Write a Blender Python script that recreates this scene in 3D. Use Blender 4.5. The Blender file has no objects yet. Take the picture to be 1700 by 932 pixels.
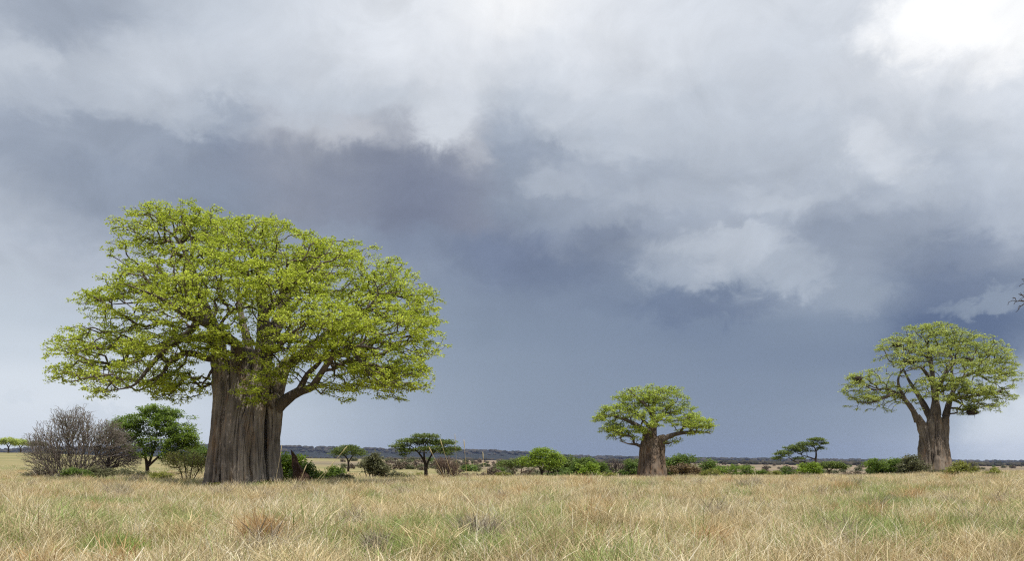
import bpy, math, random
import numpy as np
from mathutils import Vector, noise as mnoise

random.seed(7)
RNG = np.random.default_rng(7)
SC = bpy.context.scene
COL = SC.collection
F, CX, HY, EYE = 1472.0, 850.0, 772.0, 1.8      # focal length in photo pixels, centre column, horizon row, eye height

# ------------------------------------------------------------------ camera
cam_d = bpy.data.cameras.new('camera')
cam = bpy.data.objects.new('camera', cam_d)
COL.objects.link(cam)
cam.location = (0, 0, EYE)
cam.rotation_euler = (math.radians(90), 0, 0)
cam_d.sensor_width = 36.0
cam_d.lens = F / 1700.0 * 36.0
cam_d.shift_y = (HY - 466.0) / 1700.0
cam_d.clip_start = 0.1
cam_d.clip_end = 30000
SC.camera = cam

# ------------------------------------------------------------------ exposure / render settings
vs = SC.view_settings
SC.display_settings.display_device = 'sRGB'
vs.view_transform = 'Standard'
vs.look = 'None'
vs.gamma = 1.0
vs.exposure = 0.0
vs.use_curve_mapping = False
SC.cycles.use_denoising = False
SC.cycles.use_adaptive_sampling = True
SC.cycles.adaptive_threshold = 0.006
SC.cycles.adaptive_min_samples = 48
SC.cycles.filter_width = 1.2
SC.cycles.max_bounces = 6
SC.cycles.diffuse_bounces = 3
SC.cycles.transmission_bounces = 4
SC.cycles.volume_bounces = 0
SC.cycles.transparent_max_bounces = 8

# ------------------------------------------------------------------ sun
SUN_DIR = Vector((0.20, -0.36, 0.91)).normalized()      # towards the sun
SUN_EL = math.asin(SUN_DIR.z)
SUN_AZ = math.atan2(SUN_DIR.x, SUN_DIR.y)
sun_d = bpy.data.lights.new('sun', 'SUN')
sun_d.energy = 5.0
sun_d.angle = math.radians(0.5)
sun_d.color = (1.0, 0.955, 0.87)
sun = bpy.data.objects.new('sun', sun_d)
COL.objects.link(sun)
sun.location = (0, 0, 60)
sun.rotation_euler = SUN_DIR.to_track_quat('Z', 'Y').to_euler()

# ------------------------------------------------------------------ node helpers
def lin(c):
    c = c / 255.0
    return c / 12.92 if c <= 0.04045 else ((c + 0.055) / 1.055) ** 2.4

class NT:
    def __init__(s, tree):
        s.t = tree
        tree.nodes.clear()
    def n(s, typ, **kw):
        nd = s.t.nodes.new(typ)
        for k, v in kw.items():
            if k == 'inp':
                for i, val in v.items():
                    s.set(nd.inputs[i], val)
            else:
                setattr(nd, k, v)
        return nd
    def set(s, sock, val):
        if isinstance(val, bpy.types.NodeSocket):
            s.t.links.new(val, sock)
        elif isinstance(val, bpy.types.Node):
            s.t.links.new(val.outputs[0], sock)
        else:
            sock.default_value = val
    def m(s, op, a, b=None, c=None, clamp=False):
        nd = s.t.nodes.new('ShaderNodeMath')
        nd.operation = op
        nd.use_clamp = clamp
        for i, v in enumerate((a, b, c)):
            if v is not None:
                s.set(nd.inputs[i], v)
        return nd.outputs[0]
    def vm(s, op, a, b=None):
        nd = s.t.nodes.new('ShaderNodeVectorMath')
        nd.operation = op
        s.set(nd.inputs[0], a)
        if b is not None:
            s.set(nd.inputs[1], b)
        return nd.outputs[0]
    def sstep(s, v, a, b, lo=0.0, hi=1.0, kind='SMOOTHSTEP'):
        nd = s.t.nodes.new('ShaderNodeMapRange')
        nd.interpolation_type = kind
        s.set(nd.inputs[0], v)
        for i, x in zip((1, 2, 3, 4), (a, b, lo, hi)):
            nd.inputs[i].default_value = x
        return nd.outputs[0]
    def mix(s, f, a, b, blend='MIX'):
        nd = s.t.nodes.new('ShaderNodeMix')
        nd.data_type = 'RGBA'
        nd.blend_type = blend
        nd.clamp_result = False
        s.set(nd.inputs[0], f)
        for sock, v in ((nd.inputs[6], a), (nd.inputs[7], b)):
            if isinstance(v, tuple) and len(v) == 3:
                v = v + (1.0,)
            s.set(sock, v)
        return nd.outputs[2]
    def noise(s, vec, scale, detail=4.0, rough=0.5, dist=0.0, out=0):
        nd = s.t.nodes.new('ShaderNodeTexNoise')
        s.set(nd.inputs['Vector'], vec)
        nd.inputs['Scale'].default_value = scale
        nd.inputs['Detail'].default_value = detail
        nd.inputs['Roughness'].default_value = rough
        nd.inputs['Distortion'].default_value = dist
        return nd.outputs[out]

# ------------------------------------------------------------------ sky: storm clouds as a function of direction
SKY_X = [85 * i for i in range(21)]
SKY_Y = [0, 50, 100, 150, 200, 250, 300, 350, 400, 450, 500, 550, 600, 650, 720]
SKY_L = np.array([
 [185,178,178,190,204,211,218,226,232,240,252,246,234,226,222,220,220,224,248,258,260],
 [200,182,180,192,206,212,218,226,230,236,245,240,230,224,220,216,214,222,258,262,262],
 [202,196,194,204,208,208,214,222,232,230,228,226,224,220,214,212,214,224,240,246,250],
 [186,194,202,206,204,202,208,210,222,226,216,214,214,206,206,208,212,218,226,220,222],
 [164,172,182,192,192,180,196,194,202,216,190,200,204,200,202,202,198,206,204,206,210],
 [165,160,158,158,150,142,180,150,150,186,160,180,196,194,196,194,196,214,196,194,202],
 [175,163,158,158,150,148,142,134,128,150,160,160,172,182,188,184,186,204,186,190,196],
 [188,175,160,158,152,152,144,136,126,140,156,172,174,172,178,190,172,176,190,186,188],
 [194,188,180,172,160,152,156,148,136,140,132,136,150,152,176,178,152,158,150,158,172],
 [200,197,195,190,176,165,160,158,150,142,130,126,140,160,186,180,166,162,144,138,150],
 [206,204,200,196,188,178,170,160,152,148,142,140,136,146,160,172,164,158,124,118,128],
 [208,206,204,200,196,186,176,166,156,150,146,144,142,138,136,140,140,134,116,112,122],
 [222,221,218,212,203,193,183,171,161,155,151,148,145,143,141,140,140,138,128,134,154],
 [231,231,230,224,212,203,194,180,168,160,153,150,148,146,144,145,146,146,154,188,200],
 [236,236,236,233,220,212,204,190,176,162,155,152,151,149,148,150,154,162,178,204,214],
], dtype=float)

def sky_rgb(L, y, x):
    a = np.interp(L, [110, 150, 200, 235, 255], [13, 11, 8, 4, 1])
    b = np.interp(L, [110, 150, 200, 235, 255], [29, 18, 11, 6, 1])
    if y > 420:                                   # rain curtain: cooler grey blue
        k = min(1.0, (y - 420) / 120.0)
        a = a + 3 * k
        b = b + 1 * k
    if 430 < x < 800 and 200 < y < 370:           # warm grey cloud base
        a, b = a - 4, b - 3
    return tuple(lin(max(0, v)) for v in (L - a, L, L + b))

def build_world():
    w = bpy.data.worlds.new('World')
    SC.world = w
    w.use_nodes = True
    T = NT(w.node_tree)
    geo = T.n('ShaderNodeTexCoord').outputs['Generated']
    d = T.vm('NORMALIZE', geo)
    sep = T.n('ShaderNodeSeparateXYZ', inp={0: d})
    x, y, z = sep.outputs
    horiz = T.m('SQRT', T.m('ADD', T.m('MULTIPLY', x, x), T.m('ADD', T.m('MULTIPLY', y, y), 1e-5)))
    az = T.m('ARCTAN2', x, y)
    el = T.m('DIVIDE', z, horiz)
    # fractal warp of the cloud map: strong high up, weak in the rain near the horizon
    flat = T.vm('MULTIPLY', d, (1.0, 1.0, 1.3))
    n1 = T.noise(flat, 7.0, 7, 0.58, 0.3, out=1)
    n2 = T.noise(T.vm('ADD', flat, (3.1, 7.7, 1.9)), 24.0, 6, 0.62, 0.4, out=1)
    amp = T.sstep(el, 0.10, 0.24, 0.12, 1.0)
    s1 = T.n('ShaderNodeSeparateXYZ', inp={0: T.vm('SUBTRACT', n1, (0.5, 0.5, 0.5))})
    s2 = T.n('ShaderNodeSeparateXYZ', inp={0: T.vm('SUBTRACT', n2, (0.5, 0.5, 0.5))})
    def warp(base, i, k1, k2):
        o = T.m('ADD', T.m('MULTIPLY', s1.outputs[i], k1), T.m('MULTIPLY', s2.outputs[i], k2))
        return T.m('MULTIPLY_ADD', o, amp, base)
    azw = warp(az, 0, 0.10, 0.06)
    elw = warp(el, 1, 0.075, 0.05)
    # rows of the map
    A0, A1 = -0.56, 0.56
    cols_az = np.linspace(A0, A1, 27)
    E = np.linspace(0.02, 0.53, 17)
    t = T.sstep(azw, A0, A1, 0.0, 1.0, 'LINEAR')
    def sample(px, py):
        px = min(max(px, 0), 1700); py = min(max(py, 0), 720)
        rows = [np.interp(px, SKY_X, r) for r in SKY_L]
        L = np.interp(py, SKY_Y, rows)
        return sky_rgb(L, py, px)
    col = None
    for i, e in enumerate(E):
        cr = T.n('ShaderNodeValToRGB')
        cr.color_ramp.interpolation = 'CARDINAL'
        els = cr.color_ramp.elements
        while len(els) > 1:
            els.remove(els[-1])
        for j, a in enumerate(cols_az):
            px = CX + F * math.tan(a)
            py = HY - F * e / math.cos(a)
            c = sample(px, py)
            pos = j / (len(cols_az) - 1)
            if j == 0:
                els[0].position = 0.0
                k = els[0]
            else:
                k = els.new(pos)
            k.color = c + (1.0,)
        T.set(cr.inputs[0], t)
        if col is None:
            col = cr.outputs[0]
        else:
            col = T.mix(T.sstep(elw, float(E[i - 1]), float(e), kind='SMOOTHSTEP'), col, cr.outputs[0])
    # single puffs, dark bases and gaps of the storm cloud: (column, row, half width, half height, tone, strength, softness)
    PUFF = [(1600,20,150,75,264,1.0,0.8), (1250,5,120,30,222,0.5,0.3), (110,38,110,42,172,0.85,0.45), (45,95,50,26,206,0.6,0.4), (250,95,120,40,208,0.5,0.3),
            (560,215,70,34,198,0.85,0.5), (500,190,60,30,200,0.6,0.4), (740,200,52,50,220,0.9,0.5), (790,250,40,24,188,0.6,0.4), (386,190,34,30,160,0.5,0.2), (290,205,60,24,186,0.5,0.3),
            (560,290,260,60,148,0.55,0.05), (640,280,110,44,140,0.5,0.1), (710,315,120,62,130,0.6,0.05), (200,225,110,26,158,0.5,0.25),
            (940,302,70,26,184,0.95,0.55), (1080,320,90,30,184,0.9,0.5), (900,250,60,20,156,0.6,0.3), (1060,285,90,26,166,0.4,0.2),
            (905,395,70,34,158,0.5,0.4), (830,420,90,46,124,0.6,0.3), (1000,385,70,20,136,0.65,0.3),
            (1460,275,62,36,216,0.8,0.2), (1440,235,30,36,219,0.8,0.3), (1530,300,40,20,200,0.6,0.5), (1295,328,66,32,198,0.9,0.4), (1320,345,40,18,194,0.7,0.7), (1270,365,80,24,164,0.4,0.2), (1385,352,50,24,164,0.45,0.2),
            (1190,425,120,48,194,0.95,0.6), (1250,402,70,36,198,0.8,0.3), (1320,455,70,36,184,0.8,0.5), (1420,490,60,30,166,0.8,0.5), (1120,455,60,34,172,0.7,0.5), (1230,380,40,10,200,0.6,0.8),
            (1170,512,160,30,122,0.75,0.15), (1490,385,90,24,160,0.4,0.2), (1600,430,90,36,140,0.6,0.3), (1600,560,120,50,108,0.8,0.2), (1650,502,60,17,156,0.85,0.6), (1610,512,46,14,150,0.5,0.4),
            (175,688,66,20,222,0.85,0.7), (35,668,30,10,222,0.7,0.6), (300,700,60,24,216,0.6,0.5), (1700,705,95,62,226,0.9,0.15), (1690,640,60,30,190,0.5,0.2), (20,700,120,60,228,0.6,0.1)]
    n3 = T.noise(T.vm('ADD', flat, (8.3, 1.7, 4.4)), 40.0, 6, 0.65, 0.5, out=1)
    s3 = T.n('ShaderNodeSeparateXYZ', inp={0: T.vm('SUBTRACT', n3, (0.5, 0.5, 0.5))})
    def pw(base, i, k1, k2, k3):
        o = T.m('ADD', T.m('ADD', T.m('MULTIPLY', s1.outputs[i], k1), T.m('MULTIPLY', s2.outputs[i], k2)), T.m('MULTIPLY', s3.outputs[i], k3))
        return T.m('ADD', base, o)
    pa, pe = pw(az, 0, 0.03, 0.075, 0.032), pw(el, 1, 0.025, 0.06, 0.028)
    for (px, py, rx, ry, tone, stg, soft) in PUFF:
        a0 = math.atan2(px - CX, F); ca = math.cos(a0)
        e0 = (HY - py) / F * ca
        dx = T.m('MULTIPLY', T.m('SUBTRACT', pa, a0), F / rx / ca)
        dy = T.m('MULTIPLY', T.m('SUBTRACT', pe, e0), F / ry / ca)
        r = T.m('SQRT', T.m('ADD', T.m('MULTIPLY', dx, dx), T.m('MULTIPLY', dy, dy)))
        mk = T.sstep(r, 1.35, 0.2 + 0.45 * soft, 0.0, stg)
        col = T.mix(mk, col, sky_rgb(tone, py, px))
    # fine light and dark billows inside the cloud mass
    b1 = T.noise(T.vm('ADD', flat, (5.0, 2.0, 9.0)), 11.0, 8, 0.6, 0.6)
    bil = T.sstep(b1, 0.3, 0.7, -1.0, 1.0, 'LINEAR')
    g = T.m('MULTIPLY_ADD', T.m('MULTIPLY', bil, amp), 0.09, 1.0)
    col = T.vm('SCALE', col) if False else T.mix(1.0, col, T.n('ShaderNodeCombineColor', inp={0: g, 1: g, 2: g}).outputs[0], 'MULTIPLY')
    # the rest of the sky, all round and overhead: bright broken storm cloud
    o1 = T.noise(T.vm('MULTIPLY', d, (1.0, 1.0, 1.8)), 2.6, 9, 0.6, 0.5)
    over = T.n('ShaderNodeValToRGB')
    er = over.color_ramp
    er.elements[0].position = 0.32; er.elements[0].color = (0.26, 0.30, 0.38, 1)
    er.elements[1].position = 0.66; er.elements[1].color = (0.93, 0.95, 0.98, 1)
    k = er.elements.new(0.5); k.color = (0.56, 0.60, 0.68, 1)
    T.set(over.inputs[0], o1)
    f_side = T.sstep(T.m('ABSOLUTE', az), 0.60, 0.95)
    f_up = T.sstep(el, 0.58, 0.95)
    f = T.m('MAXIMUM', f_side, f_up)
    col = T.mix(f, col, over.outputs[0])
    # thin clear-sky light behind the cloud
    sky = T.n('ShaderNodeTexSky', sky_type='NISHITA')
    sky.sun_disc = False
    sky.sun_elevation = SUN_EL
    sky.sun_rotation = SUN_AZ
    bg_s = T.n('ShaderNodeBackground', inp={0: sky.outputs[0], 1: 0.08})
    bg_c = T.n('ShaderNodeBackground', inp={0: col, 1: 1.0})
    mx = T.n('ShaderNodeMixShader', inp={0: 0.96, 1: bg_s.outputs[0], 2: bg_c.outputs[0]})
    T.n('ShaderNodeOutputWorld', inp={0: mx.outputs[0]})
build_world()

# ------------------------------------------------------------------ tags
def tag(o, label=None, cat=None, group=None, kind=None):
    if label: o['label'] = label
    if cat: o['category'] = cat
    if group: o['group'] = group
    if kind: o['kind'] = kind
    return o

def empty(name, loc, rz=0.0):
    o = bpy.data.objects.new(name, None)
    o.empty_display_size = 0.3
    COL.objects.link(o)
    o.location = loc
    o.rotation_euler = (0, 0, rz)
    return o

def mesh_np(name, verts, faces_flat, loop_tot, mat=None, parent=None, smooth=False, tint=None, link=True):
    """verts (n,3); faces_flat loop vertex indices; loop_tot face sizes"""
    me = bpy.data.meshes.new(name)
    verts = np.asarray(verts, np.float32)
    faces_flat = np.asarray(faces_flat, np.int32)
    loop_tot = np.asarray(loop_tot, np.int32)
    me.vertices.add(len(verts))
    me.vertices.foreach_set('co', verts.ravel())
    me.loops.add(len(faces_flat))
    me.loops.foreach_set('vertex_index', faces_flat)
    me.polygons.add(len(loop_tot))
    st = np.zeros(len(loop_tot), np.int32)
    st[1:] = np.cumsum(loop_tot)[:-1]
    me.polygons.foreach_set('loop_start', st)
    me.polygons.foreach_set('loop_total', loop_tot)
    if smooth:
        me.polygons.foreach_set('use_smooth', np.ones(len(loop_tot), bool))
    me.update(calc_edges=True)
    if tint is not None:
        at = me.attributes.new('tint', 'FLOAT', 'FACE')
        at.data.foreach_set('value', np.asarray(tint, np.float32))
    if mat: me.materials.append(mat)
    o = bpy.data.objects.new(name, me)
    if link: COL.objects.link(o)
    if parent is not None:
        o.parent = parent
    return o

# ------------------------------------------------------------------ terrain
T_D = np.array([1, 16, 30, 56, 80, 110, 150, 220, 350, 520, 1000, 2000, 4000, 9000], float)
T_X = np.array([-500, 0, 350, 650, 1000, 1350, 1700, 2300], float)
T_SY = np.array([  # photo row where the ground lies, per column, at each distance
 [932, 852, 806, 796.5, 788, 780, 770, 760, 752, 755, 759, 762, 765],
 [932, 852, 806, 797.0, 789, 781, 772, 760, 752, 755, 759, 762, 765],
 [932, 854, 810, 799.5, 791, 784, 778, 769, 763, 760, 760, 762, 765],
 [932, 853, 808, 801.0, 795, 790, 783, 776, 771, 766, 763, 763, 765],
 [932, 854, 809, 801.5, 797, 797, 797, 790, 784, 775, 769, 767, 768],
 [932, 854, 809, 800.5, 795, 796, 796, 790, 785, 778, 772, 770, 770],
 [932, 853, 806, 795.0, 787, 788, 791, 789, 786, 780, 774, 772, 771],
 [932, 853, 806, 795.0, 787, 788, 791, 789, 786, 780, 774, 772, 771],
], float)
T_Z = np.zeros((len(T_X), len(T_D)))
T_Z[:, 1:] = EYE + (HY - T_SY) / F * T_D[1:]
T_Z[:, 0] = 0.0
def ground_z(x, y):
    x = np.atleast_1d(np.asarray(x, float)); y = np.atleast_1d(np.asarray(y, float))
    r = np.hypot(x, y) + 1e-6
    az = np.clip(np.arctan2(x, y), -0.85, 0.85)
    px = np.clip(CX + F * np.tan(az), T_X[0], T_X[-1])
    d = np.clip(r * np.cos(az), T_D[0], T_D[-1])
    ld = np.log(d); LD = np.log(T_D)
    # linear in column, smoothed linear in log distance
    ci = np.clip(np.searchsorted(T_X, px) - 1, 0, len(T_X) - 2)
    cf = (px - T_X[ci]) / (T_X[ci + 1] - T_X[ci]); cf = cf * cf * (3 - 2 * cf)
    di = np.clip(np.searchsorted(LD, ld) - 1, 0, len(LD) - 2)
    df = (d - T_D[di]) / (T_D[di + 1] - T_D[di])
    z = (T_Z[ci, di] * (1 - df) + T_Z[ci, di + 1] * df) * (1 - cf) + (T_Z[ci + 1, di] * (1 - df) + T_Z[ci + 1, di + 1] * df) * cf
    w = np.clip((y / r + 0.1) / 0.4, 0, 1)
    return z * w * w * (3 - 2 * w)

def gz(x, y): return float(ground_z(x, y)[0])
def P(px, py, d): return np.array([(px - CX) / F * d, d, EYE + (HY - py) / F * d])

# ------------------------------------------------------------------ materials
def mat_new(name):
    m = bpy.data.materials.new(name)
    m.use_nodes = True
    return m, NT(m.node_tree)

GREEN = [(-1.6, 16.8, 2.6, 1.3, 1.0), (0.4, 16.6, 1.6, 0.8, 0.9), (-2.2, 20.5, 1.6, 2.0, 0.7), (9.0, 21.5, 2.2, 2.2, 0.8), (10.6, 18.0, 1.2, 1.6, 0.9), (6.6, 17.2, 1.8, 1.0, 0.8), (-7.8, 17.5, 0.9, 1.0, 0.7), (-8.6, 22.0, 1.4, 1.6, 0.6), (0.6, 24.0, 1.6, 2.4, 0.55), (13.5, 32.0, 3.0, 4.0, 0.6), (-14.0, 52.0, 4.0, 3.0, 0.6), (20.0, 44.0, 4.0, 5.0, 0.5)]
def grass_colour(T, pos):
    """dry straw with green and rusty patches, by place on the ground"""
    big = T.noise(pos, 0.11, 4, 0.6)
    mid = T.noise(T.vm('ADD', pos, (31.0, 7.0, 0.0)), 0.45, 4, 0.65)
    rust = T.noise(T.vm('ADD', pos, (11.0, 57.0, 0.0)), 0.3, 3, 0.6)
    gmask = T.sstep(T.m('ADD', T.m('MULTIPLY', big, 0.45), T.m('MULTIPLY', mid, 0.55)), 0.49, 0.67)
    # places where the new grass is up
    for (gx, gy, rx, ry, k) in GREEN:
        sp = T.n('ShaderNodeSeparateXYZ', inp={0: pos})
        dx = T.m('MULTIPLY', T.m('SUBTRACT', sp.outputs[0], gx), 1.0 / rx)
        dy = T.m('MULTIPLY', T.m('SUBTRACT', sp.outputs[1], gy), 1.0 / ry)
        r = T.m('ADD', T.m('SQRT', T.m('ADD', T.m('MULTIPLY', dx, dx), T.m('MULTIPLY', dy, dy))), T.m('MULTIPLY', T.m('SUBTRACT', mid, 0.5), 1.6))
        gmask = T.m('MAXIMUM', gmask, T.sstep(r, 1.2, 0.4, 0.0, k))
    rmask = T.sstep(rust, 0.54, 0.74)
    return gmask, rmask

def mat_grass():
    m, T = mat_new('dry_grass')
    pos = T.n('ShaderNodeNewGeometry').outputs['Position']
    flat = T.vm('MULTIPLY', pos, (1, 1, 0))
    gm, rm = grass_colour(T, flat)
    tint = T.n('ShaderNodeAttribute', attribute_name='tint').outputs['Fac']
    rnd = T.n('ShaderNodeObjectInfo').outputs['Random']
    straw = T.n('ShaderNodeValToRGB')
    e = straw.color_ramp
    e.elements[0].position = 0.0; e.elements[0].color = (0.27, 0.20, 0.105, 1)
    e.elements[1].position = 1.0; e.elements[1].color = (0.88, 0.82, 0.66, 1)
    k = e.elements.new(0.35); k.color = (0.51, 0.41, 0.225, 1)
    k = e.elements.new(0.75); k.color = (0.70, 0.60, 0.38, 1)
    T.set(straw.inputs[0], T.m('ADD', T.m('MULTIPLY', tint, 0.75), T.m('MULTIPLY', rnd, 0.25)))
    pv = T.m('ADD', T.m('MULTIPLY', T.noise(T.vm('ADD', flat, (71, 13, 0)), 0.9, 3, 0.6), 0.6), T.m('MULTIPLY', T.noise(T.vm('ADD', flat, (17, 93, 0)), 3.2, 3, 0.6), 0.4))
    pv = T.sstep(pv, 0.36, 0.62, -0.34, 0.36, 'LINEAR')
    T.set(straw.inputs[0], T.m('ADD', T.m('ADD', T.m('MULTIPLY', tint, 0.75), T.m('MULTIPLY', rnd, 0.25)), pv, clamp=True))
    col = T.mix(T.m('MULTIPLY', rm, 0.38), straw.outputs[0], (0.52, 0.37, 0.18))
    green = T.mix(tint, (0.17, 0.245, 0.06), (0.36, 0.44, 0.14))
    gsel = T.m('GREATER_THAN', T.m('ADD', T.m('MULTIPLY', gm, 0.75), T.m('MULTIPLY', T.m('FRACT', T.m('MULTIPLY', tint, 17.3)), 0.55)), 0.50)
    gsel = T.m('MULTIPLY', gsel, 0.9)
    col = T.mix(gsel, col, green)
    dif = T.n('ShaderNodeBsdfPrincipled', inp={'Base Color': col, 'Roughness': 0.6, 'Specular IOR Level': 0.25})
    tr = T.n('ShaderNodeBsdfTranslucent', inp={0: col})
    mx = T.n('ShaderNodeMixShader', inp={0: 0.3, 1: dif.outputs[0], 2: tr.outputs[0]})
    T.n('ShaderNodeOutputMaterial', inp={0: mx.outputs[0]})
    return m

def mat_blade(name, c0, c1):
    m, T = mat_new(name)
    tint = T.n('ShaderNodeAttribute', attribute_name='tint').outputs['Fac']
    col = T.mix(tint, c0, c1)
    dif = T.n('ShaderNodeBsdfPrincipled', inp={'Base Color': col, 'Roughness': 0.55, 'Specular IOR Level': 0.3})
    tr = T.n('ShaderNodeBsdfTranslucent', inp={0: col})
    mx = T.n('ShaderNodeMixShader', inp={0: 0.25, 1: dif.outputs[0], 2: tr.outputs[0]})
    T.n('ShaderNodeOutputMaterial', inp={0: mx.outputs[0]})
    return m

def mat_leaf(name, c0, c1, trans=0.4, rough=0.5):
    m, T = mat_new(name)
    tint = T.n('ShaderNodeAttribute', attribute_name='tint').outputs['Fac']
    pos = T.n('ShaderNodeTexCoord').outputs['Object']
    n = T.noise(pos, 0.7, 3, 0.6)
    f = T.m('ADD', T.m('MULTIPLY', tint, 0.55), T.sstep(n, 0.38, 0.62, 0.0, 0.45, 'LINEAR'))
    col = T.mix(f, c0, c1)
    dif = T.n('ShaderNodeBsdfPrincipled', inp={'Base Color': col, 'Roughness': rough, 'Specular IOR Level': 0.3})
    tr = T.n('ShaderNodeBsdfTranslucent', inp={0: col})
    mx = T.n('ShaderNodeMixShader', inp={0: trans, 1: dif.outputs[0], 2: tr.outputs[0]})
    T.n('ShaderNodeOutputMaterial', inp={0: mx.outputs[0]})
    return m

def mat_bark(name, dark, mid, light, streak=1.0, bump=0.5, rust=None):
    m, T = mat_new(name)
    pos = T.n('ShaderNodeTexCoord').outputs['Object']
    st = T.vm('MULTIPLY', pos, (1.5, 1.5, 0.26))
    n1 = T.noise(st, 1.3 * streak, 6, 0.6, 0.6)
    n2 = T.noise(pos, 0.55, 5, 0.6)
    n3 = T.noise(T.vm('MULTIPLY', pos, (3.4, 3.4, 0.4)), 1.5 * streak, 4, 0.6)
    cr = T.n('ShaderNodeValToRGB')
    e = cr.color_ramp
    e.elements[0].position = 0.30; e.elements[0].color = dark + (1,)
    e.elements[1].position = 0.74; e.elements[1].color = light + (1,)
    k = e.elements.new(0.5); k.color = mid + (1,)
    T.set(cr.inputs[0], T.m('ADD', T.m('MULTIPLY', n1, 0.5), T.m('MULTIPLY', n2, 0.5)))
    col = cr.outputs[0]
    if rust:
        r = T.sstep(T.noise(T.vm('ADD', T.vm('MULTIPLY', pos, (1.6, 1.6, 0.35)), (9, 3, 4)), 1.3, 5, 0.6), 0.50, 0.72)
        col = T.mix(T.m('MULTIPLY', r, 0.8), col, rust)
    col = T.mix(T.sstep(n3, 0.58, 0.78, 0.0, 0.35), col, dark + (1.0,))
    bp = T.n('ShaderNodeBump', inp={'Strength': bump, 'Distance': 0.12, 'Height': T.m('ADD', n1, T.m('MULTIPLY', n3, 0.5))})
    b = T.n('ShaderNodeBsdfPrincipled', inp={'Base Color': col, 'Roughness': 0.85, 'Specular IOR Level': 0.15, 'Normal': bp.outputs[0]})
    T.n('ShaderNodeOutputMaterial', inp={0: b.outputs[0]})
    return m

def mat_ground():
    m, T = mat_new('savanna_ground')
    pos = T.n('ShaderNodeNewGeometry').outputs['Position']
    flat = T.vm('MULTIPLY', pos, (1, 1, 0))
    gm, rm = grass_colour(T, flat)
    fine = T.noise(flat, 3.5, 6, 0.7)
    far1 = T.noise(flat, 0.02, 5, 0.6)
    far2 = T.noise(T.vm('ADD', flat, (300, 90, 0)), 0.006, 4, 0.6)
    straw = T.mix(fine, (0.13, 0.098, 0.055), (0.34, 0.265, 0.145))
    straw = T.mix(T.m('MULTIPLY', rm, 0.45), straw, (0.40, 0.27, 0.13))
    col = T.mix(T.m('MULTIPLY', gm, 0.65), straw, T.mix(fine, (0.13, 0.16, 0.05), (0.27, 0.29, 0.10)))
    # beyond the tall grass: grazed olive turf, then the bare pinkish tan plain
    sp = T.n('ShaderNodeSeparateXYZ', inp={0: pos})
    dist = T.n('ShaderNodeVectorMath', operation='LENGTH', inp={0: flat}).outputs['Value']
    olive = T.mix(T.sstep(far1, 0.36, 0.62), (0.27, 0.225, 0.11), (0.165, 0.17, 0.07))
    olive = T.mix(T.sstep(T.noise(flat, 0.25, 4, 0.6), 0.35, 0.7, 0, 0.4), olive, (0.34, 0.28, 0.155))
    col = T.mix(T.sstep(dist, 75, 150), col, olive)
    plain = T.mix(T.sstep(far2, 0.42, 0.60), (0.27, 0.205, 0.14), (0.165, 0.14, 0.095))
    east = T.sstep(sp.outputs[0], -190, -90)
    col = T.mix(T.m('MULTIPLY', T.sstep(dist, 260, 480), east), col, plain)
    bp = T.n('ShaderNodeBump', inp={'Strength': 0.4, 'Distance': 0.08, 'Height': fine})
    b = T.n('ShaderNodeBsdfPrincipled', inp={'Base Color': col, 'Roughness': 0.95, 'Specular IOR Level': 0.1, 'Normal': bp.outputs[0]})
    T.n('ShaderNodeOutputMaterial', inp={0: b.outputs[0]})
    return m

def mat_wood(name, c0, c1, scale):
    m, T = mat_new(name)
    pos = T.n('ShaderNodeTexCoord').outputs['Object']
    col = T.mix(T.sstep(T.noise(pos, scale, 6, 0.65), 0.35, 0.65), c0, c1)
    b = T.n('ShaderNodeBsdfPrincipled', inp={'Base Color': col, 'Roughness': 0.95, 'Specular IOR Level': 0.1})
    T.n('ShaderNodeOutputMaterial', inp={0: b.outputs[0]})
    return m

M = {}
M['grass'] = mat_grass()
M['ground'] = mat_ground()
M['bark'] = mat_bark('baobab_bark', (0.043, 0.037, 0.032), (0.20, 0.172, 0.149), (0.47, 0.41, 0.35), rust=(0.29, 0.19, 0.115))
M['bark_red'] = mat_bark('brown_baobab_bark', (0.042, 0.032, 0.026), (0.125, 0.095, 0.073), (0.25, 0.20, 0.155), rust=(0.23, 0.135, 0.075))
M['bark_mid'] = mat_bark('warm_grey_baobab_bark', (0.05, 0.04, 0.033), (0.165, 0.135, 0.11), (0.33, 0.28, 0.23), rust=(0.27, 0.175, 0.11))
M['limb'] = mat_bark('baobab_limb_bark', (0.04, 0.032, 0.028), (0.11, 0.09, 0.078), (0.21, 0.18, 0.155), streak=2.0)
M['twig'] = mat_bark('twig_bark', (0.045, 0.035, 0.027), (0.10, 0.078, 0.06), (0.16, 0.13, 0.10), streak=2.0, bump=0.1)
M['dark_bark'] = mat_bark('acacia_bark', (0.018, 0.013, 0.010), (0.045, 0.033, 0.025), (0.085, 0.065, 0.05), streak=2.0, bump=0.3)
M['grey_twig'] = mat_bark('bare_thicket_bark', (0.085, 0.069, 0.060), (0.17, 0.142, 0.125), (0.28, 0.245, 0.22), streak=3.0, bump=0.1)
M['dark_twig'] = mat_bark('dark_thicket_bark', (0.03, 0.024, 0.022), (0.07, 0.057, 0.053), (0.12, 0.10, 0.095), streak=3.0, bump=0.1)
M['brown_twig'] = mat_bark('brown_thicket_bark', (0.07, 0.05, 0.04), (0.15, 0.105, 0.08), (0.24, 0.18, 0.14), streak=3.0, bump=0.1)
M['leaf_baobab'] = mat_leaf('baobab_leaf', (0.30, 0.385, 0.03), (0.62, 0.70, 0.095))
M['leaf_pale'] = mat_leaf('pale_baobab_leaf', (0.28, 0.355, 0.07), (0.57, 0.64, 0.17))
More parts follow.
